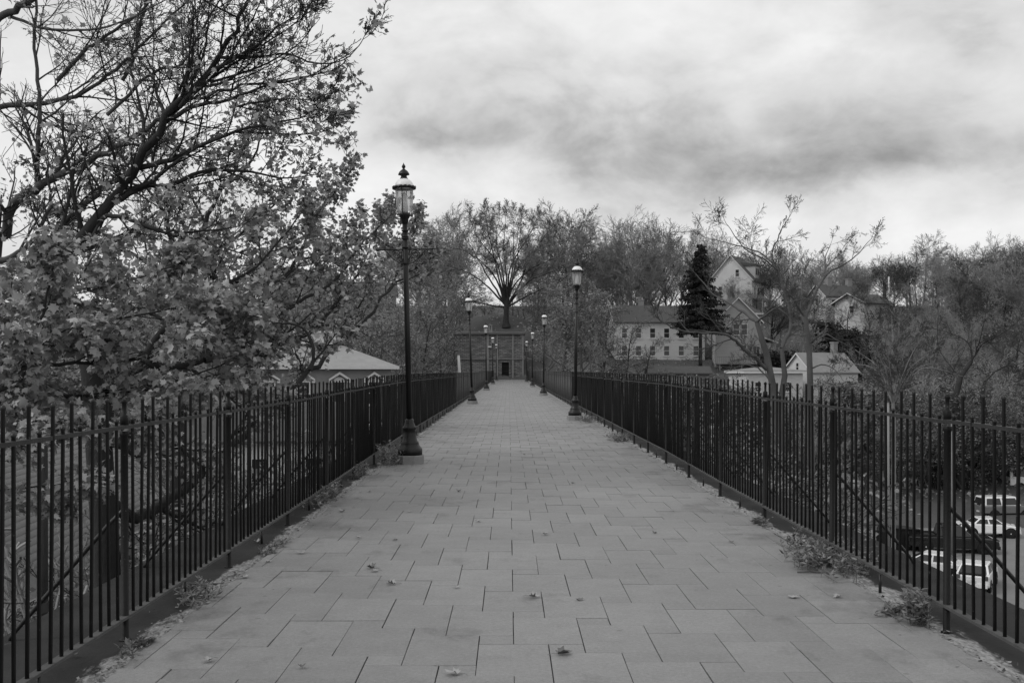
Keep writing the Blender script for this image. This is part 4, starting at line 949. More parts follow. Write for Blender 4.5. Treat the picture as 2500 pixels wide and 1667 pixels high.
# --- near maple C: low boughs of big leaves just outside the fence
LV_LOW = [LV_MAPLE[0], dict(n=6, wob=.10, up=.0, kids=(5, 7), ang=(25, 65), ratio=(.4, .65), tmin=.1, rr=.5, taper=.35, flat=.3),
          dict(n=5, wob=.13, up=.02, kids=(3, 4), ang=(25, 65), ratio=(.4, .7), tmin=.2, rr=.6, taper=.5, flat=.3),
          dict(n=4, wob=.18, up=.0, kids=(0, 0), ang=(20, 50), ratio=(.3, .5), tmin=.2, taper=.6)]
T = Tree(LV_LOW, maple_leaf(3.5, .080), .003)
base = (-7.6, 10.4, -10.7)
T.put([base, (-7.5, 10.4, -6), (-7.2, 10.3, -3), (-6.7, 10.2, -.8)], [.20, .16, .13, .11], 0)
for pts, z0, z1, r0, r1, km, kl in (
    ([(-330, 1180), (-150, 1040), (0, 951), (47, 923), (84, 848), (112, 740), (129, 670)], 10.2, 9.3, .05, .008, 3.0, .8),
    ([(-300, 1150), (-60, 880), (150, 800), (330, 770), (480, 745)], 10.2, 11.0, .035, .008, 3.6, 1.0),
    ([(-250, 1050), (-40, 900), (140, 890), (300, 880), (450, 850), (560, 800)], 10.2, 11.0, .035, .008, 3.6, 1.0),
    ([(-250, 1100), (-20, 960), (140, 965), (300, 960), (430, 930), (560, 880)], 10.1, 11.2, .03, .008, 3.4, .9),
    ([(-260, 1000), (-40, 800), (120, 720), (300, 690), (420, 650)], 10.4, 11.8, .035, .008, 3.6, 1.0),
    ([(-200, 1200), (-30, 1080), (80, 1050), (200, 1040), (300, 1050)], 9.6, 10.0, .025, .006, 3.0, .8),
    ([(-200, 1300), (-30, 1210), (60, 1190), (170, 1180)], 9.2, 9.4, .02, .005, 3.0, .7)):
    T.limb(px_line(pts, z0, z1, False), r0, r1, km, kl)
t = thing('maple_tree', 'low maple boughs with large pale leaves hanging just outside the near pickets', 'tree', base)
T.build(t, 'bark', 'twig_near', 'leaf', LEAF5, origin=base, single=200)

# --- maple D: dark trunk behind the first fence posts, long branch towards the nearest lamp
T = Tree(LV_MAPLE, maple_leaf(.80, .078), .0035)
base = (-5.3, 13.2, -10.7)
T.put([base, (-5.25, 13.2, -6), P(262, 1420, 13.1), P(255, 1250, 13.1), P(250, 1080, 13.1), P(262, 960, 13.1)], [.24, .2, .17, .155, .12, .10], 0)
for pts, z0, z1, r0, r1, km, kl in (
    ([(258, 1230), (330, 1260), (400, 1225), (450, 1190), (560, 1090), (650, 1020), (706, 962), (757, 904), (829, 837), (900, 775), (942, 717), (975, 680), (1040, 640)], 13.1, 18.6, .09, .012, 1.5, 1.2),
    ([(757, 904), (765, 850), (740, 800), (690, 790)], 14.1, 14.3, .035, .01, 2.2, .9),
    ([(500, 880), (640, 845), (750, 815), (800, 770), (850, 700), (890, 640), (905, 590)], 13.8, 17.8, .045, .010, 2.6, 1.0),
    ([(480, 860), (620, 800), (720, 745), (820, 680), (880, 600), (920, 560), (945, 520)], 13.8, 18.4, .04, .008, 2.8, 1.0),
    ([(262, 960), (330, 900), (480, 880), (560, 800), (660, 720), (740, 600), (790, 500), (840, 440)], 13.1, 17.0, .07, .008, 2.8, 1.1),
    ([(945, 716), (985, 640), (1010, 590), (1016, 540)], 18.4, 18.8, .02, .006, 4.0, .8),
    ([(330, 900), (420, 780), (540, 700), (640, 640), (720, 540)], 13.3, 14.4, .05, .010, 3.0, 1.0),
    ([(250, 1080), (300, 1090), (350, 1110), (420, 1080), (480, 1130)], 13.0, 13.4, .06, .02, 1.6, 1.0)):
    T.limb(px_line(pts, z0, z1, False), r0, r1, km, kl)
t = thing('maple_tree', 'dark maple trunk behind the fence with a long branch reaching the nearest lamp', 'tree', base)
T.build(t, 'bark', 'twig_near', 'leaf', LEAF5, origin=base)

# --- maple E: darker, farther back, forked trunk in front of the sky gap
T = Tree(LV_MAPLE, maple_leaf(1.0, .11), .005)
base = (-8.4, 25.5, -10.7)
T.put([base, (-8.4, 25.5, -5), P(440, 900, 25.5), P(444, 760, 25.5), P(446, 640, 25.5)], [.26, .22, .18, .15, .13], 0)
for pts, z0, z1, r0, r1, km, kl in (
    ([(444, 650), (415, 570), (390, 500), (330, 430)], 25.5, 25, .09, .02, 1.6, 2.2), ([(446, 650), (490, 570), (530, 480), (600, 410), (640, 330)], 25.5, 25, .09, .02, 1.6, 2.2),
    ([(446, 700), (520, 620), (600, 560), (680, 490)], 25.5, 24.5, .07, .02, 1.8, 2.0), ([(444, 720), (360, 640), (270, 600), (180, 560)], 25.5, 24.5, .07, .02, 1.8, 2.0),
    ([(444, 760), (560, 700), (680, 660), (780, 640)], 25.5, 25, .06, .015, 2.2, 1.8), ([(440, 800), (300, 740), (180, 700), (60, 690)], 25.5, 26, .06, .015, 2.2, 1.8),
    ([(440, 860), (560, 820), (650, 780)], 25.5, 25, .05, .015, 2.4, 1.6), ([(440, 880), (300, 850), (150, 820)], 25.5, 26, .05, .015, 2.4, 1.6),
    ([(440, 940), (330, 930), (200, 930), (80, 900)], 25.5, 25, .05, .015, 2.4, 1.6), ([(440, 940), (520, 930), (600, 900)], 25.5, 26, .05, .015, 2.4, 1.6)):
    T.limb(px_line(pts, z0, z1, False), r0, r1, km, kl)
t = thing('maple_tree', 'forked maple farther back in the middle of the leafy mass', 'tree', base)
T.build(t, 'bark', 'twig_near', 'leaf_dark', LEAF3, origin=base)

# ------------------------------------------------------------------ background tree kinds (built once, then copied one by one)
def quad_leaf(dens, size):
    def f(s, pts, dirs):
        for i in range(1, len(pts)):
            n = int(dens) + (random.random() < dens - int(dens))
            for _ in range(n): s.leaves.append((vadd(pts[i], rnd3(size * .8)), rnd3(1), vadd(rnd3(.6), (0, -.2, .8)), size * random.uniform(.5, 1.2)))
    return f
HIDE = []
def kind(name, H, levels, leaf, r0, wood, twig, leafm, lean=0, sides=(8, 5, 3, 3, 3), rmin=.016, seed=1, twig_from=2, stems=1, shape=LEAFQ):
    random.seed(seed); np.random.seed(seed)
    T = Tree(levels, leaf, rmin)
    for k in range(stems):
        d = vnorm(vadd((0, 0, 1), rnd3(lean))); T.grow((random.gauss(0, .15) * (stems > 1), random.gauss(0, .15) * (stems > 1), -.6), d, H * random.uniform(.85, 1.0) if stems > 1 else H, r0, 0)
    root = thing(name, 'tree', 'tree', (0, 0, 0)); T.build(root, wood, twig, leafm, shape, sides, twig_from=twig_from)
    zmax = max(p[2] for l in T.wood.values() for pts, r in l for p in pts); HIDE.append(root)
    return root, zmax
LV_TALL = [dict(n=9, wob=.05, up=.06, kids=(15, 17), ang=(22, 55), ratio=(.42, .60), tmin=.22, rr=.5, taper=.15, thin=.5),
           dict(n=7, wob=.10, up=.08, kids=(8, 10), ang=(22, 55), ratio=(.4, .65), tmin=.15, rr=.5, taper=.25),
           dict(n=5, wob=.12, up=.05, kids=(5, 7), ang=(22, 55), ratio=(.45, .75), tmin=.1, rr=.6, taper=.4),
           dict(n=3, wob=.14, up=.04, kids=(2, 3), ang=(20, 50), ratio=(.5, .8), tmin=.1, rr=.8, taper=.6),
           dict(n=2, wob=.1, up=.03, kids=(0, 0), ang=(20, 50), ratio=(.4, .6), tmin=.2, taper=.7)]
LV_BROAD = [dict(n=6, wob=.03, up=.05, kids=(11, 12), ang=(28, 62), ratio=(1.0, 1.35), tmin=.28, rr=.55, taper=.55, thin=.25),
            dict(n=8, wob=.09, up=.08, kids=(9, 11), ang=(22, 55), ratio=(.4, .65), tmin=.2, rr=.5, taper=.15),
            dict(n=5, wob=.13, up=.04, kids=(5, 7), ang=(22, 55), ratio=(.45, .75), tmin=.12, rr=.55, taper=.35),
            dict(n=4, wob=.15, up=.03, kids=(3, 4), ang=(20, 55), ratio=(.5, .8), tmin=.1, rr=.7, taper=.5),
            dict(n=2, wob=.1, up=.02, kids=(0, 0), ang=(20, 50), ratio=(.4, .6), tmin=.2, taper=.7)]
LV_VASE = [dict(LV_BROAD[0], ang=(10, 42), kids=(10, 11), ratio=(1.0, 1.5), up=.06)] + LV_BROAD[1:]
LV_LEAFY = [dict(n=8, wob=.07, up=.05, kids=(13, 15), ang=(35, 70), ratio=(.4, .6), tmin=.15, rr=.5, taper=.2, thin=.5),
            dict(n=6, wob=.12, up=.05, kids=(7, 9), ang=(25, 60), ratio=(.35, .55), tmin=.15, rr=.5, taper=.3),
            dict(n=5, wob=.15, up=.03, kids=(4, 6), ang=(25, 60), ratio=(.35, .6), tmin=.1, rr=.6, taper=.4),
            dict(n=3, wob=.18, up=.02, kids=(0, 0), ang=(20, 50), ratio=(.4, .7), tmin=.2, taper=.6)]
LV_SHRUB = [dict(n=7, wob=.09, up=.05, kids=(8, 10), ang=(18, 40), ratio=(.35, .55), tmin=.15, rr=.5, taper=.2, thin=.4),
            dict(n=5, wob=.10, up=.06, kids=(5, 7), ang=(20, 45), ratio=(.35, .55), tmin=.15, rr=.6, taper=.3),
            dict(n=4, wob=.14, up=.05, kids=(2, 4), ang=(20, 50), ratio=(.4, .6), tmin=.2, rr=.7, taper=.5),
            dict(n=3, wob=.16, up=.03, kids=(0, 0), ang=(20, 50), ratio=(.4, .7), tmin=.2, taper=.6)]
K = {}
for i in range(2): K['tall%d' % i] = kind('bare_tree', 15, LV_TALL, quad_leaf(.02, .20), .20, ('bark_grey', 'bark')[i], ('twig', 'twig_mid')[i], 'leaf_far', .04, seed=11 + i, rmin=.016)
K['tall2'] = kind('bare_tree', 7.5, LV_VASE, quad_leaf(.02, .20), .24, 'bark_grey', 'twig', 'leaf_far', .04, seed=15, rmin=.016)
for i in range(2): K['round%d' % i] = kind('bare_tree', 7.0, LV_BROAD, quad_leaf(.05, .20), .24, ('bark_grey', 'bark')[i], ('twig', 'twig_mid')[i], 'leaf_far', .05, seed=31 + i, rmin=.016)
for i in range(3): K['leafy%d' % i] = kind('leafy_tree', 11, LV_LEAFY, quad_leaf(3.2, .22), .18, 'bark_mid', 'twig', 'leaf_far', .06, seed=51 + i, rmin=.015)
for i in range(2): K['sparse%d' % i] = kind('leafy_tree', 11, LV_LEAFY, quad_leaf(1.0, .19), .17, ('bark_mid', 'bark')[i], ('twig', 'twig_mid')[i], ('leaf_far', 'leaf_dark')[i], .06, seed=61 + i, rmin=.015)
for i in range(2): K['shrub%d' % i] = kind('bare_shrub', 4.5, LV_SHRUB, quad_leaf(.12, .16), .05, 'bark_grey', 'twig', 'leaf_far', .30, seed=71 + i, rmin=.012, stems=9)
for i in range(2): K['bush%d' % i] = kind('leafy_bush', 3.2, LV_SHRUB, quad_leaf(1.6, .20), .05, 'bark_mid', 'twig', 'leaf_far', .38, seed=81 + i, rmin=.010, stems=9)
for i in range(2): K['thick%d' % i] = kind('leafy_bush', 7.0, LV_LEAFY, quad_leaf(1.7, .13), .09, 'bark', 'twig_mid', ('leaf_far', 'leaf_dark')[i], .22, seed=101 + i, rmin=.008, stems=4)
K['dark'] = kind('leafy_bush', 3.2, LV_SHRUB, quad_leaf(2.6, .22), .05, 'bark', 'twig_near', 'needle', .38, seed=91, rmin=.010, stems=10)
used = set()
def plant(k, x, y, height, label, group=None, rz=None, wide=1.0, sink=0.0):
    root, h = K[k]; s_ = height / h; rz = random.uniform(0, 6.28) if rz is None else rz
    loc = (x, y, float(ground(x, y)) - .05 - sink); sc_ = (s_ * wide, s_ * wide, s_)
    if k not in used:
        used.add(k); root['label'] = label
        if group: root['group'] = group
        root.location = loc; root.rotation_euler = (0, 0, rz); root.scale = sc_; return root
    return copy_tree(root, label, group, loc, rz, sc_)
def plant_px(k, px, py_top, y, label, group=None, wide=1.0, rz=None):
    x = (px - VX) / FPX * y; top = EYE + (VY - py_top + (26 if k[:4] in ('tall', 'roun') else 0)) / FPX * y
    return plant(k, x, y, max(top - float(ground(x, y)), 1.5), label, group, rz, wide)
random.seed(5); np.random.seed(5)
ORD = ['first', 'second', 'third', 'fourth', 'fifth', 'sixth', 'seventh', 'eighth', 'ninth', 'tenth', 'eleventh', 'twelfth', 'thirteenth', 'fourteenth', 'fifteenth', 'sixteenth', 'seventeenth', 'eighteenth', 'nineteenth', 'twentieth', 'twenty-first', 'twenty-second', 'twenty-third', 'twenty-fourth', 'twenty-fifth']
def rank(lst):
    """each spot with its place counted from the left of the photo"""
    o = sorted(range(len(lst)), key=lambda i: lst[i][0]); r = {i: ORD[n] for n, i in enumerate(o)}
    return [(r[i],) + tuple(q) for i, q in enumerate(lst)]

# the big tree on the mound over the gatehouse
random.seed(23); np.random.seed(23)
T = Tree(LV_BROAD, quad_leaf(.10, .20), .016); yb = 157.0; xb0 = P(1236, 0, yb)[0]; zb0 = float(ground(xb0, yb)) - .2
tr = [(xb0, yb, zb0), P(1235, 785, yb), P(1236, 765, yb), P(1237, 745, yb), P(1236, 728, yb)]
T.put(tr, [.75, .46, .40, .42, .44], 0)
for pts in ([(1236, 738), (1215, 700), (1185, 650), (1160, 600), (1135, 560)], [(1236, 735), (1222, 680), (1208, 610), (1195, 550), (1190, 520)], [(1237, 733), (1236, 670), (1232, 600), (1234, 530)],
            [(1238, 735), (1248, 680), (1262, 600), (1268, 530)], [(1238, 738), (1262, 690), (1290, 625), (1315, 580), (1335, 555)], [(1238, 742), (1270, 720), (1300, 712), (1345, 690)], [(1235, 742), (1205, 738), (1170, 735), (1140, 720)],
            [(1236, 736), (1252, 690), (1290, 655), (1340, 630)], [(1235, 738), (1200, 695), (1160, 668), (1115, 650)], [(1237, 735), (1246, 640), (1285, 575), (1300, 535)], [(1236, 735), (1218, 640), (1176, 580), (1160, 535)],
            [(1237, 735), (1258, 650), (1310, 600), (1355, 590)], [(1236, 736), (1205, 655), (1150, 615), (1105, 600)], [(1238, 740), (1280, 690), (1330, 665), (1360, 650)], [(1236, 734), (1228, 650), (1215, 580), (1222, 520)], [(1237, 734), (1250, 640), (1252, 560), (1250, 520)]):
    dz = random.uniform(-6, 6); n = len(pts)
    T.limb([P(1236 + (x - 1236) * 1.16, y + (8 if abs(x - 1236) < 40 else 0), yb + dz * i / (n - 1)) for i, (x, y) in enumerate(pts)], .18, .03, .70, 4.8, lvl=1, ang=(28, 80), start=.2, up=.0)
t = thing('shade_tree', 'big spreading shade tree with sparse leaves on the mound over the gatehouse', 'tree', (xb0, yb, zb0))
T.build(t, 'bark', 'twig', 'leaf_far', LEAFQ, (10, 6, 5, 3, 3), origin=(xb0, yb, zb0), twig_from=3)

# bare trees standing in the valley at the right
LV_BARE = [LV_MAPLE[0], dict(n=6, wob=.09, up=.06, kids=(6, 8), ang=(22, 55), ratio=(.4, .65), tmin=.12, rr=.55, taper=.3),
           dict(n=5, wob=.11, up=.05, kids=(4, 6), ang=(22, 55), ratio=(.45, .75), tmin=.12, rr=.6, taper=.4), dict(n=4, wob=.13, up=.04, kids=(2, 3), ang=(20, 50), ratio=(.5, .75), tmin=.2, rr=.8, taper=.6),
           dict(n=2, wob=.12, up=.04, kids=(0, 0), ang=(20, 50), ratio=(.3, .5), tmin=.2, taper=.6)]
def limbs_tree(name, label, y, base_px, trunk, limbs, wood, km=1.1, kl=2.3, leaf=None, rmin=.007, twig='twig_mid', leafm='leaf_far', seed=3):
    random.seed(seed); np.random.seed(seed)
    x = P(base_px, 0, y)[0]; z = float(ground(x, y)) - .2; T = Tree(LV_BARE, leaf, rmin)
    for pts, rad in trunk: T.put([(x, y, z)] + [P(a, b_, y) for a, b_ in pts], rad, 0)
    for pts, r0, r1, dy in limbs:
        n = len(pts); T.limb([P(a, b_, y + dy * i / (n - 1)) for i, (a, b_) in enumerate(pts)], r0, r1, km, kl)
    t = thing(name, label, 'tree', (x, y, z)); T.build(t, wood, twig, leafm, LEAFQ, (9, 5, 4, 3), origin=(x, y, z))
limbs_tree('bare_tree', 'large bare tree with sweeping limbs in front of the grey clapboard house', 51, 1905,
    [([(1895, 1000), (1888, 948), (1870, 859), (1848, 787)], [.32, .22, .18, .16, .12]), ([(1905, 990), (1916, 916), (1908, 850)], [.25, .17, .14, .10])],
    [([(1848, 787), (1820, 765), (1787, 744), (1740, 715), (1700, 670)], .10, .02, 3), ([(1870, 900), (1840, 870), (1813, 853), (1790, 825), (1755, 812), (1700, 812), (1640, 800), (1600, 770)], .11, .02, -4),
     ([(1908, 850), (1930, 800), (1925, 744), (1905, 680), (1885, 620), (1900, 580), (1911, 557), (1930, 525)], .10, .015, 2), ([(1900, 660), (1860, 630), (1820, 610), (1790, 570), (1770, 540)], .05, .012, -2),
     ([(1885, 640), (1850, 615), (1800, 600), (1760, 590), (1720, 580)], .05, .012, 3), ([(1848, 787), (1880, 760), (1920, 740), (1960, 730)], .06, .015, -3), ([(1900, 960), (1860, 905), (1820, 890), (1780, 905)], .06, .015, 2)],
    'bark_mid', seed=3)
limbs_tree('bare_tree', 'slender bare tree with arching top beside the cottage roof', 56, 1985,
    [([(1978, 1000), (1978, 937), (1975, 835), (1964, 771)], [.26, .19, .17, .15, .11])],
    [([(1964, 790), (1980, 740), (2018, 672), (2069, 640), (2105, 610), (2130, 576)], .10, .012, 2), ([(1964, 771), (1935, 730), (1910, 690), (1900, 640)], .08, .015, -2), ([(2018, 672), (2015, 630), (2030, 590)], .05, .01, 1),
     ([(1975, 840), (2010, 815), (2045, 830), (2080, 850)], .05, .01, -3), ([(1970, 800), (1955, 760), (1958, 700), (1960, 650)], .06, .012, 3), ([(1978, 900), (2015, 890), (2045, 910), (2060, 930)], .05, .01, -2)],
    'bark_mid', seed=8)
limbs_tree('bare_tree', 'dark leaning tree at the edge of the woods behind the near pickets', 88, 2345,
    [([(2335, 1050), (2332, 972), (2345, 920), (2372, 882)], [.38, .3, .27, .22, .16]), ([(2410, 1040), (2398, 965), (2405, 930)], [.32, .27, .2, .14])],
    [([(2372, 882), (2370, 850), (2355, 830), (2310, 810), (2270, 800)], .08, .015, 2), ([(2372, 882), (2400, 840), (2440, 820), (2480, 790)], .08, .015, -2), ([(2405, 930), (2440, 900), (2480, 890), (2520, 880)], .08, .015, 2),
     ([(2345, 920), (2310, 880), (2290, 840), (2290, 760)], .07, .015, 3), ([(2380, 870), (2400, 800), (2410, 740)], .06, .012, -2), ([(2400, 980), (2360, 985), (2300, 975), (2270, 980)], .09, .03, 1)],
    'bark', km=1.1, leaf=quad_leaf(.15, .14), twig='twig_near', leafm='leaf_dark', seed=14)
random.seed(2)
limbs_tree('bare_shrub', 'fan of thin pale bare stems rising behind the fence right of the cottage', 44, 2180, [([(2182, 1030), (2180, 980)], [.12, .09, .07])],
    [([(2180, 985), (2185 + dx * .4, 900), (2185 + dx, 770 + abs(dx) * .9)], .045, .008, random.uniform(-2, 2)) for dx in (-130, -95, -60, -30, -8, 12, 35, 62, 95, 130, 165)], 'bark_grey', km=1.5, kl=1.3, seed=19)

# spruce
random.seed(44); np.random.seed(44)
ys_ = 148.0; xs_ = P(1710, 0, ys_)[0]; zs_ = float(ground(xs_, ys_)); zt = EYE + (VY - 597) / FPX * ys_; Hs = zt - zs_
t = thing('spruce_tree', 'tall dark spruce between the two clapboard houses', 'tree', (xs_, ys_, zs_))
b = MB(); b.tube([(0, 0, -.3), (0, 0, Hs * .5), (0, 0, Hs)], [.32, .18, .02], 8); b.build('trunk', 'bark', t, True)
pos, tip, nr, sz, bw = [], [], [], [], []
for i in range(280):
    f = (i + random.random()) / 280; z = Hs * (.34 + .66 * f); L_ = (1 - f) ** .75 * 4.3 * random.uniform(.62, 1.08) + .2
    a = random.uniform(0, 6.283); d = (math.cos(a), math.sin(a)); n = max(3, int(L_ / .16))
    bw.append(([(0, 0, z), (d[0] * L_ * .5, d[1] * L_ * .5, z - L_ * .12), (d[0] * L_, d[1] * L_, z - L_ * .18)], [.05, .03, .012]))
    for j in range(n):
        u = (j + random.random()) / n; x, y = d[0] * L_ * u, d[1] * L_ * u; zz = z - L_ * (.24 * u - .08 * u * u)
        for q in range(6):
            pos.append((x + random.gauss(0, .18), y + random.gauss(0, .18), zz + random.gauss(0, .10))); tip.append((d[0] * .6 + random.gauss(0, .6), d[1] * .6 + random.gauss(0, .6), random.gauss(-.75, .35))); nr.append(rnd3(1)); sz.append(random.uniform(.22, .55))
stuff(obj('boughs', make_mesh('boughs', tube_arrays(bw, 4), True), 'bark', t))
stuff(obj('crown', make_mesh('crown', [leaf_arrays(pos, tip, nr, sz, LEAFQ * np.array([.55, 1]))]), 'needle', t))

# ------------------------------------------------------------------ the wooded hillside
random.seed(77); np.random.seed(77)
tall = lambda: 'tall%d' % random.randrange(3)
rnd_ = lambda: 'round%d' % random.randrange(2)
leafy = lambda: 'leafy%d' % random.randrange(3)
sparse = lambda: 'sparse%d' % random.randrange(2)
g1 = 'bare trees on the skyline behind the gatehouse'
l1 = 'bare fine-twigged skyline tree near the gatehouse'
for od, px, py, y in rank(((1385, 512, 176), (1335, 535, 186), (1425, 560, 190), (1100, 505, 182), (1060, 545, 176), (1330, 600, 200))): plant_px(tall(), px, py, y, l1 + ', ' + od + ' from the left', g1, wide=random.uniform(.9, 1.15))
g2 = 'tall bare trees over the long white house'; l2 = 'tall bare tree rising behind the long white house'
for od, px, py, y in rank(((1500, 560, 186), (1548, 530, 182), (1590, 545, 192), (1630, 575, 190), (1470, 600, 198), (1665, 590, 205), (1695, 575, 215), (1725, 585, 222), (1570, 620, 178), (1520, 640, 176))): plant_px(tall(), px, py, y, l2 + ', ' + od + ' from the left', g2, wide=random.uniform(.85, 1.1))
g3 = 'bare trees on the ridge to the right of the spruce'; l3 = 'bare round-topped tree on the ridge beyond the hill houses'
for od, px, py, y in rank(((1765, 585, 238), (1850, 610, 240), (1935, 625, 236), (2010, 640, 238), (2060, 630, 242), (2120, 660, 240), (2160, 650, 236), (2215, 630, 232), (2300, 645, 238), (2340, 640, 232), (2390, 630, 238), (2090, 690, 225), (1985, 680, 228), (1880, 670, 232))): plant_px(rnd_(), px, py, y, l3 + ', ' + od + ' from the left', g3, wide=random.uniform(.85, 1.1))
plant_px('tall1', 2254, 590, 236, 'tallest bare tree on the ridge, with a fan-shaped crown, right of the utility pole', wide=1.3)
g4 = 'dense trees on the wooded bank at the right'; l4 = 'leafy tree in the dense wood on the bank'
for od, px, py, y in rank(((2440, 620, 205), (2480, 595, 195), (2520, 590, 188), (2410, 660, 190), (2360, 700, 170), (2450, 690, 165), (2500, 680, 150), (2300, 720, 165), (2250, 720, 180), (2400, 740, 145), (2330, 770, 140), (2470, 760, 128), (2260, 790, 135), (2200, 760, 170), (2390, 820, 115), (2510, 820, 108), (2300, 850, 112), (2450, 860, 98))): plant_px(sparse(), px, py, y, l4 + ', ' + od + ' from the left', g4, wide=random.uniform(1.0, 1.35))
l4b = 'bare tree among the leafy ones on the wooded bank'
for od, px, py, y in rank(((2340, 690, 175), (2430, 650, 182), (2490, 640, 170), (2280, 740, 150), (2370, 790, 128), (2470, 800, 118), (2220, 800, 142), (2310, 820, 122), (2420, 870, 104))): plant_px(tall(), px, py, y, l4b + ', ' + od + ' from the left', g4, wide=1.2)
g5 = 'leafy trees left of the gatehouse'; l5 = 'pale leafy tree between the nearest lamp and the gatehouse'
for od, px, py, y in rank(((1040, 640, 140), (1000, 660, 128), (960, 690, 118), (1090, 660, 150), (1025, 740, 112), (1075, 770, 122), (980, 760, 105), (1110, 740, 150))): plant_px(sparse() if random.random() < .55 else leafy(), px, py, y, l5 + ', ' + od + ' from the left', g5, wide=random.uniform(.9, 1.2))
g6 = 'leafy trees right of the gatehouse'; l6 = 'leafy tree between the gatehouse and the long white house'
for od, px, py, y, k in rank(((1360, 665, 132, 'leafy0'), (1420, 690, 128, 'leafy1'), (1300, 700, 158, 'leafy2'), (1330, 740, 140, 'sparse0'), (1470, 730, 138, 'sparse1'), (1400, 640, 160, 'sparse0'), (1450, 660, 168, 'sparse1'), (1310, 640, 172, 'leafy1'))): plant_px(k, px, py, y, l6 + ', ' + od + ' from the left', g6, wide=random.uniform(1.0, 1.25))
l6b = 'light leafy sapling in front of the long white house'; g6b = 'saplings before the long white house'
for od, px, py, y in rank(((1480, 780, 128), (1525, 770, 134), (1570, 810, 126), (1440, 790, 122))): plant_px(sparse(), px, py, y, l6b + ', ' + od + ' from the left', g6b, wide=random.uniform(.9, 1.2))
g7 = 'trees behind the near maples'; l7 = 'dark leafy tree seen through the near maples'
for od, px, py, y in rank(((60, 640, 95), (180, 600, 110), (300, 640, 100), (420, 650, 120), (520, 620, 130), (600, 660, 112), (680, 690, 135), (760, 640, 150), (850, 640, 140), (900, 670, 125), (560, 720, 98), (640, 770, 104), (250, 720, 85), (100, 740, 80), (-60, 640, 90), (930, 740, 108), (380, 740, 90), (20, 820, 60), (160, 860, 56), (320, 850, 60), (470, 830, 70), (870, 760, 100), (820, 800, 112))): plant_px(leafy() if random.random() < .6 else sparse(), px, py, y, l7 + ', ' + od + ' from the left', g7, wide=random.uniform(1.0, 1.4))
l12, g12 = 'bare tree in the far row along the ridge', 'far row of trees along the ridge'
spots = [(px + random.uniform(-14, 14), float(np.interp(px, [900, 1300, 1500, 1700, 1900, 2150, 2500], [600, 545, 560, 590, 640, 640, 600])) + random.uniform(-14, 26), random.uniform(222, 262)) for px in np.arange(930, 2530, 82) if not 1120 < px < 1340 and not 1380 < px < 1740]
for od, px, py, y in rank(spots): plant_px(tall() if random.random() < .6 else rnd_(), px, py, y, l12 + ', ' + od + ' from the left', g12, wide=random.uniform(1.0, 1.3))
l13, g13 = 'sparse leafy tree half way up the hill', 'trees half way up the hill'
spots = [(px + random.uniform(-18, 18), float(np.interp(px, [1250, 1500, 1700, 2000, 2500], [680, 690, 720, 760, 740])) + random.uniform(-20, 30), random.uniform(170, 200)) for px in (1255, 1290, 1330, 1375, 1420, 1465, 1690, 1735, 1860, 1920, 1960, 2225, 2380)]
for od, px, py, y in rank(spots): plant_px(sparse(), px, py, y, l13 + ', ' + od + ' from the left', g13, wide=random.uniform(1.1, 1.5))
l18, g18 = 'tall bare tree in the stand between gatehouse and spruce', 'stand of bare trees between gatehouse and spruce'
spots = [(px + random.uniform(-10, 10), py + random.uniform(-14, 14), random.uniform(172, 200)) for px, py in ((1375, 530), (1415, 540), (1455, 575), (1520, 545), (1585, 560), (1640, 580), (1060, 570), (1010, 600))]
for od, px, py, y in rank(spots): plant_px(random.choice(['tall0', 'tall1', 'tall2', 'round0']), px, py, y, l18 + ', ' + od + ' from the left', g18, wide=random.uniform(1.1, 1.4))
l19, g19 = 'bare tree on the bank at the right, high on the slope', 'bare trees high on the right bank'
spots = [(px + random.uniform(-10, 10), py + random.uniform(-14, 14), random.uniform(165, 205)) for px, py in ((2190, 665), (2265, 640), (2345, 630), (2425, 610), (2490, 600), (2330, 700), (2450, 690))]
for od, px, py, y in rank(spots): plant_px(random.choice(['tall0', 'tall2', 'round0', 'round1', 'sparse1']), px, py, y, l19 + ', ' + od + ' from the left', g19, wide=random.uniform(1.1, 1.5))
l20, g20 = 'thin bare tree screening the upper hill houses', 'bare trees screening the hill houses'
for od, px, py, y in rank([(1785, 690, 206), (1850, 690, 204), (1880, 720, 190), (1925, 720, 186), (1985, 730, 176), (2070, 715, 178), (2120, 730, 176), (2185, 720, 178)]): plant_px(random.choice(['tall1', 'tall2']), px, py, y, l20 + ', ' + od + ' from the left', g20, wide=random.uniform(1.0, 1.3))
l16, g16 = 'leafy tree on the slope behind the gatehouse', 'trees on the slope behind the gatehouse'
spots = [(px + random.uniform(-10, 10), py + random.uniform(-15, 15), random.uniform(174, 200)) for px, py in ((1085, 690), (1120, 700), (1155, 705), (1190, 720), (1275, 715), (1310, 700), (1350, 690), (1390, 680), (1440, 690), (1480, 680))]
for od, px, py, y in rank(spots): plant_px(random.choice(['leafy0', 'sparse0', 'sparse1', 'leafy2']), px, py, y, l16 + ', ' + od + ' from the left', g16, wide=random.uniform(1.2, 1.6))
l17, g17 = 'twiggy tree in front of the house at the crest', 'trees before the crest house'
for od, px, py, y in rank([(2340, 690, 218), (2375, 680, 214), (2410, 690, 220), (2450, 675, 216)]): plant_px(random.choice(['sparse0', 'sparse1', 'round1']), px, py, y, l17 + ', ' + od + ' from the left', g17, wide=1.4)
l14, g14 = 'fine-twigged bare tree on the open hillside among the houses', 'bare trees on the hillside among the houses'
spots = [(px + random.uniform(-15, 15), py + random.uniform(-12, 12), y) for px, py, y in ((1870, 730, 166), (1940, 770, 150), (2140, 800, 140), (2180, 740, 170), (2215, 770, 150), (2240, 700, 195), (2300, 690, 190), (1935, 700, 200))]
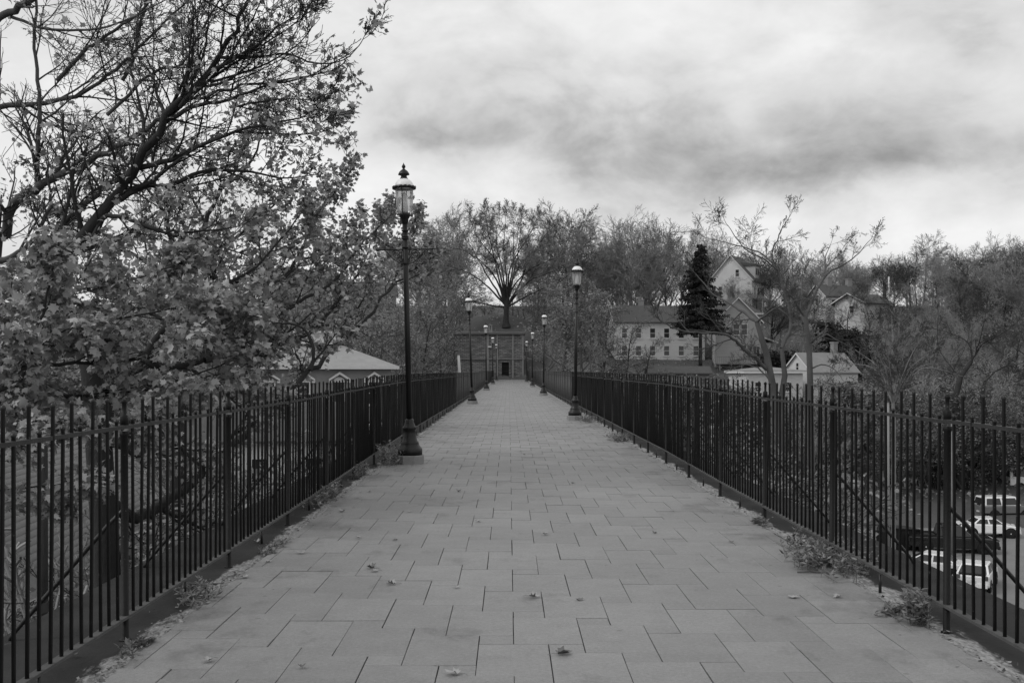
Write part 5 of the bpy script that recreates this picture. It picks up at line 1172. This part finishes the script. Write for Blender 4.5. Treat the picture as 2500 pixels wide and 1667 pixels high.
for od, px, py, y in rank(spots): plant_px(random.choice(['tall0', 'tall1', 'tall2', 'round0', 'round1', 'shrub0', 'shrub1']), px, py, y, l14 + ', ' + od + ' from the left', g14, wide=random.uniform(1.1, 1.5))
l15, g15 = 'dense leafless crown in the second far row along the ridge', 'second far row of trees along the ridge'
spots = [(px + random.uniform(-14, 14), float(np.interp(px, [1250, 1500, 1700, 1900, 2150, 2300, 2500], [590, 580, 620, 655, 650, 625, 590])) + random.uniform(-10, 26), random.uniform(200, 226)) for px in np.arange(1760, 2530, 58)]
for od, px, py, y in rank(spots): plant_px(random.choice(['round0', 'round1', 'sparse1', 'sparse0'] if px > 2150 else ['round0', 'round1', 'tall2']), px, py, y, l15 + ', ' + od + ' from the left', g15, wide=random.uniform(1.0, 1.35))
l8 = 'dark evergreen bush below the white house on the bank'; g8 = 'dark evergreen bushes on the bank'
for od, px, py, y in rank(((2020, 785, 168), (2060, 800, 160), (2110, 830, 150), (2080, 850, 142), (2150, 730, 205), (1905, 855, 140))): plant_px('dark', px, py, y, l8 + ', ' + od + ' from the left', g8, wide=1.3)

# shrubs and bushes down the slopes and along both sides of the bridge
def free(x, y):
    if 13 < x < 60 and 44 < y < 84: return False
    if -4.5 < x < 5 and y < 140: return False
    if abs(x - 38) < 6 and 112 < y < 132: return False
    return True
l9, g9 = 'bare shrub on the slope beyond the fence by the car park', 'bare shrubs on the right slope'
l10, g10 = 'leafy bush on the slope beyond the fence by the car park', 'leafy bushes on the right slope'
def clear_view(x, y):
    """keeps the open view down to the parked cars"""
    return not (y < 84 and (x + 3.4) / y > .335)
n = 0
while n < 100:
    y = random.uniform(24, 150); x = random.uniform(5.0, .12 + .52 * y)
    if not free(x, y) or not clear_view(x, y): continue
    z = float(ground(x, y)); h = random.uniform(3.0, 7.0)
    if y < 100: h = random.uniform(5, 11)
    cap = 955 if .22 < x / y < .36 and y < 122 else 912 if x / y < .30 else 880
    h = max(min(h, EYE + (VY - cap) / FPX * y - z), 1.0)
    if random.random() < .42: plant('shrub%d' % random.randrange(2), x, y, h, l9, g9, wide=random.uniform(.9, 1.3))
    elif y < 95: plant('thick%d' % random.randrange(2), x, y, h, l10, g10, wide=random.uniform(1, 1.4))
    else: plant('bush%d' % random.randrange(2), x, y, h * .8, l10, g10, wide=random.uniform(1, 1.5))
    n += 1
for x, y, h in ((17, 88, 5), (21, 90, 6), (25, 88, 5), (29, 91, 6.5), (33, 89, 6), (37, 90, 6), (41, 91, 7), (45, 90, 7), (49, 92, 8), (19, 95, 6), (23, 97, 7), (27, 96, 6), (31, 98, 8), (35, 97, 8), (39, 99, 8), (44, 98, 8), (14, 60, 7), (14.5, 66, 7), (15, 72, 6.5), (16, 78, 6), (13, 54, 7.5)):
    plant('thick%d' % random.randrange(2), x, y, h, 'leafy bush on the bank round the car park', 'bushes round the car park', wide=1.5)
l11, g11 = 'leafy bush on the slope beyond the fence under the maples', 'leafy bushes on the left slope'
n = 0
while n < 60:
    if n < 21: y = random.uniform(12, 42); x = -random.uniform(5.2, min(.5 * y, 9.0))
    else: y = random.uniform(38, 140); x = -random.uniform(4.5, .5 * y + 2)
    if n >= 21 and abs(x + 14.5) < 9 and abs(y - 30) < 10: continue
    plant('thick%d' % random.randrange(2) if random.random() < (.25 if n < 21 else .6) else 'shrub%d' % random.randrange(2), x, y, random.uniform(7.5, 11) if n < 21 else random.uniform(4, 8), l11, g11, wide=random.uniform(.9, 1.4)); n += 1

# ground cover: leaf litter and brush that nobody could count
random.seed(9); np.random.seed(9)
m = 42000
yy = 84 + 170 * np.random.rand(m) ** 1.1; xx = (np.random.rand(m) * 1.16 - .56) * yy * 1.0
keep = (np.abs(xx - .3) > 3.6) | (yy > 156); xx, yy = xx[keep], yy[keep]; zz = ground(xx, yy) + np.abs(np.random.normal(0, .35, len(xx)))
tp = np.random.normal(0, 1, (len(xx), 3)); tp[:, 2] = np.abs(tp[:, 2]) * .8; nn = np.random.normal(0, .7, (len(xx), 3)); nn[:, 2] += .6
stuff(obj('undergrowth', make_mesh('undergrowth', [leaf_arrays(np.stack([xx, yy, zz], -1), tp, nn, .16 + .30 * np.random.rand(len(xx)), LEAFQ)]), 'leaf_far'))

# ------------------------------------------------------------------ weeds, leaves and litter along the walk
def weed(label, x, y, w, d, h, n, upright=0.0, group='weeds along the paving edges', leafsize=.05):
    t = thing('weed_clump', label, 'weed', (x, y, -.012), 0, group)
    st, po, ti, nr, sz = [], [], [], [], []
    for i in range(n):
        bx, by = random.gauss(0, w * .33), random.gauss(0, d * .33); hh = h * random.uniform(.45, 1.0)
        dx, dy = random.gauss(0, (1 - upright) * .5) * hh, random.gauss(0, (1 - upright) * .5) * hh
        pts = [(bx, by, 0), (bx + dx * .3, by + dy * .3, hh * .5), (bx + dx, by + dy, hh)]; st.append((pts, [.0025, .002, .001]))
        for k in range(9):
            f = .12 + .88 * (k + random.random()) / 9; p = [pts[0][a] * (1 - f) ** 2 + 2 * f * (1 - f) * pts[1][a] + f * f * pts[2][a] for a in range(3)]
            a = random.uniform(0, 6.283); po.append(p); ti.append((math.cos(a), math.sin(a), random.uniform(-.1, .9))); nr.append((random.gauss(0, .3), random.gauss(0, .3), 1)); sz.append(leafsize * random.uniform(.6, 1.3) * (1.2 - .5 * f))
    stuff(obj('stems', make_mesh('stems', tube_arrays(st, 4)), 'weed', t)); stuff(obj('leaves', make_mesh('leaves', [leaf_arrays(po, ti, nr, sz, LEAFQ * np.array([.62, 1]))]), 'weed', t))
weed('big sprawling weed clump at the foot of the fence post above the car park', 2.60, 8.25, .36, 1.0, 0.211, 220, leafsize=.055)
weed('upright feathery weed sprig by the thick fence post above the car park', 2.53, 6.25, .10, .14, 0.250, 34, .8, leafsize=.06)
weed('low weeds scattered at the base of the sprig above the car park', 2.50, 6.55, .16, .22, 0.078, 26)
weed('small weed tuft at the paving edge beyond the big clump', 2.56, 10.3, .16, .3, 0.094, 26)
weed('round pale weed clump beside the fence on the car park side', 2.42, 22.2, .3, .8, 0.187, 60, leafsize=.07)
weed('flat dark weed clump at the foot of the nearest lamp on the car park side', 2.34, 30.2, .3, 1.6, 0.203, 60, leafsize=.07)
weed('dark weed clump on the ledge by the second maple-side fence post', -2.14, 7.0, .17, .45, .12, 40)
weed('small weed tuft on the ledge nearest the viewer', -2.10, 5.75, .09, .2, .07, 16)
weed('weed clump with dead leaves on the ledge midway to the nearest lamp', -2.20, 12.2, .2, 1.0, .2, 60, leafsize=.06)
weed('thin weeds round a post on the ledge before the nearest lamp', -2.22, 14.9, .14, .9, 0.234, 34, .5, leafsize=.06)
weed('leafy weeds under the rail beside the nearest lamp footing', -1.98, 16.9, .26, .9, 0.390, 90, .55, leafsize=.07)
weed('tiny weed tuft in the paving edge on the maple side', -2.06, 8.9, .10, .5, 0.055, 26)
def fallen(label, px, py, size, rz, fold=.25, pale=True, group=None, stem=True):
    size *= .8
    y = EYE * FPX / (py - VY); x = (px - VX) / FPX * y
    v, f = leaf_arrays([(0, 0, 0)], [(0, 1, 0)], [(0, 0, 1)], [size], LEAF5, curl=-fold); v[:, 1] -= size * .4
    v[:, 2] += np.random.normal(0, size * .05, len(v)); v[:, 2] -= v[:, 2].min() - .003
    t = thing('fallen_leaf', label, 'leaf', (x, y, .003), rz, group)
    obj('blade', make_mesh('blade', [(v, f)]), 'leaf_ground' if pale else 'litter', t)
    if stem:
        b = MB(); b.tube([(0, -size * .4, .008), (size * .06, -size * .75, .012), (size * .02, -size * 1.1, .006)], .0018, 5); b.build('stalk', 'litter', t)
fallen('pale star-shaped maple leaf with a long stalk nearest the bottom edge', 1105, 1646, .10, R(65))
fallen('curled maple leaf lying right of the middle near the bottom edge', 1376, 1597, .11, R(-70), .5, False)
fallen('small crumpled leaf near the bottom, left of the star-shaped one', 737, 1630, .055, R(20), .6, False)
fallen('pale maple leaf near the bottom corner of the walk on the maple side', 508, 1615, .07, R(140), .4)
fallen('dark curled leaf with stem in the pair left of the middle', 906, 1388, .10, R(60), .6, False)
fallen('pale flat leaf in the pair left of the middle', 914, 1396, .07, R(100), .3)
fallen('narrow curled leaf below the pair left of the middle', 955, 1426, .09, R(80), .7)
fallen('small pale leaf just nearer the viewer than the narrow curled leaf', 1114, 1435, .055, R(30), .4)
fallen('curled leaf lying in the middle of the walk near the viewer', 1304, 1458, .09, R(-100), .6)
for px, py in ((1330, 1305), (876, 1314), (964, 1319), (655, 1372), (735, 1351), (1168, 1274), (1598, 1302), (1785, 1324), (1936, 1458), (2044, 1458), (597, 1410), (716, 1315), (625, 1323), (1415, 1466), (1280, 1110), (1120, 1200), (1400, 1180), (1000, 1250), (1440, 1040), (820, 1180), (880, 1203), (900, 1200), (835, 1250), (360, 1563), (180, 1600)):
    fallen('small dry leaf scattered on the paving', px, py, random.uniform(.05, .10), random.uniform(0, 6.28), random.uniform(.2, .7), random.random() < .65, 'dry leaves scattered on the paving', False)
def stick(label, px, py, L_, rz):
    y = EYE * FPX / (py - VY); x = (px - VX) / FPX * y; b = MB(); b.tube([(-L_ / 2, 0, .006), (-L_ * .1, .012, .010), (L_ * .2, -.008, .008), (L_ / 2, .01, .006)], [.006, .007, .006, .003], 6)
    o = b.build('fallen_twig', 'bark_mid', None, True); o.location = (x, y, 0); o.rotation_euler = (0, 0, rz); tag(o, label, 'twig')
stick('thin dead twig lying across the ledge under the fence on the maple side', 475, 1427, .42, R(4))
stick('thin dead twig poking from the big weed clump onto the paving', 1985, 1398, .24, R(-3))
pv, pt, pn, ps = [], [], [], []
for i in range(2400):
    sd = random.random() < .5; y = 5 + 40 * random.random() ** 2.0; x = (PL - abs(random.gauss(0, .045)) if sd else PR + abs(random.gauss(0, .05)))
    if random.random() < .12: x += random.gauss(0, .12)
    pv.append((x, y, random.uniform(.0, .012))); pt.append((random.gauss(0, 1), random.gauss(0, 1), random.gauss(0, .25))); pn.append((random.gauss(0, .5), random.gauss(0, .5), 1)); ps.append(random.uniform(.008, .032))
stuff(obj('leaf_litter', make_mesh('leaf_litter', [leaf_arrays(pv, pt, pn, ps, LEAFQ)]), 'litter'))
for root in HIDE:
    if root['label'] == 'tree':
        for ch in list(root.children): bpy.data.objects.remove(ch)
        bpy.data.objects.remove(root)
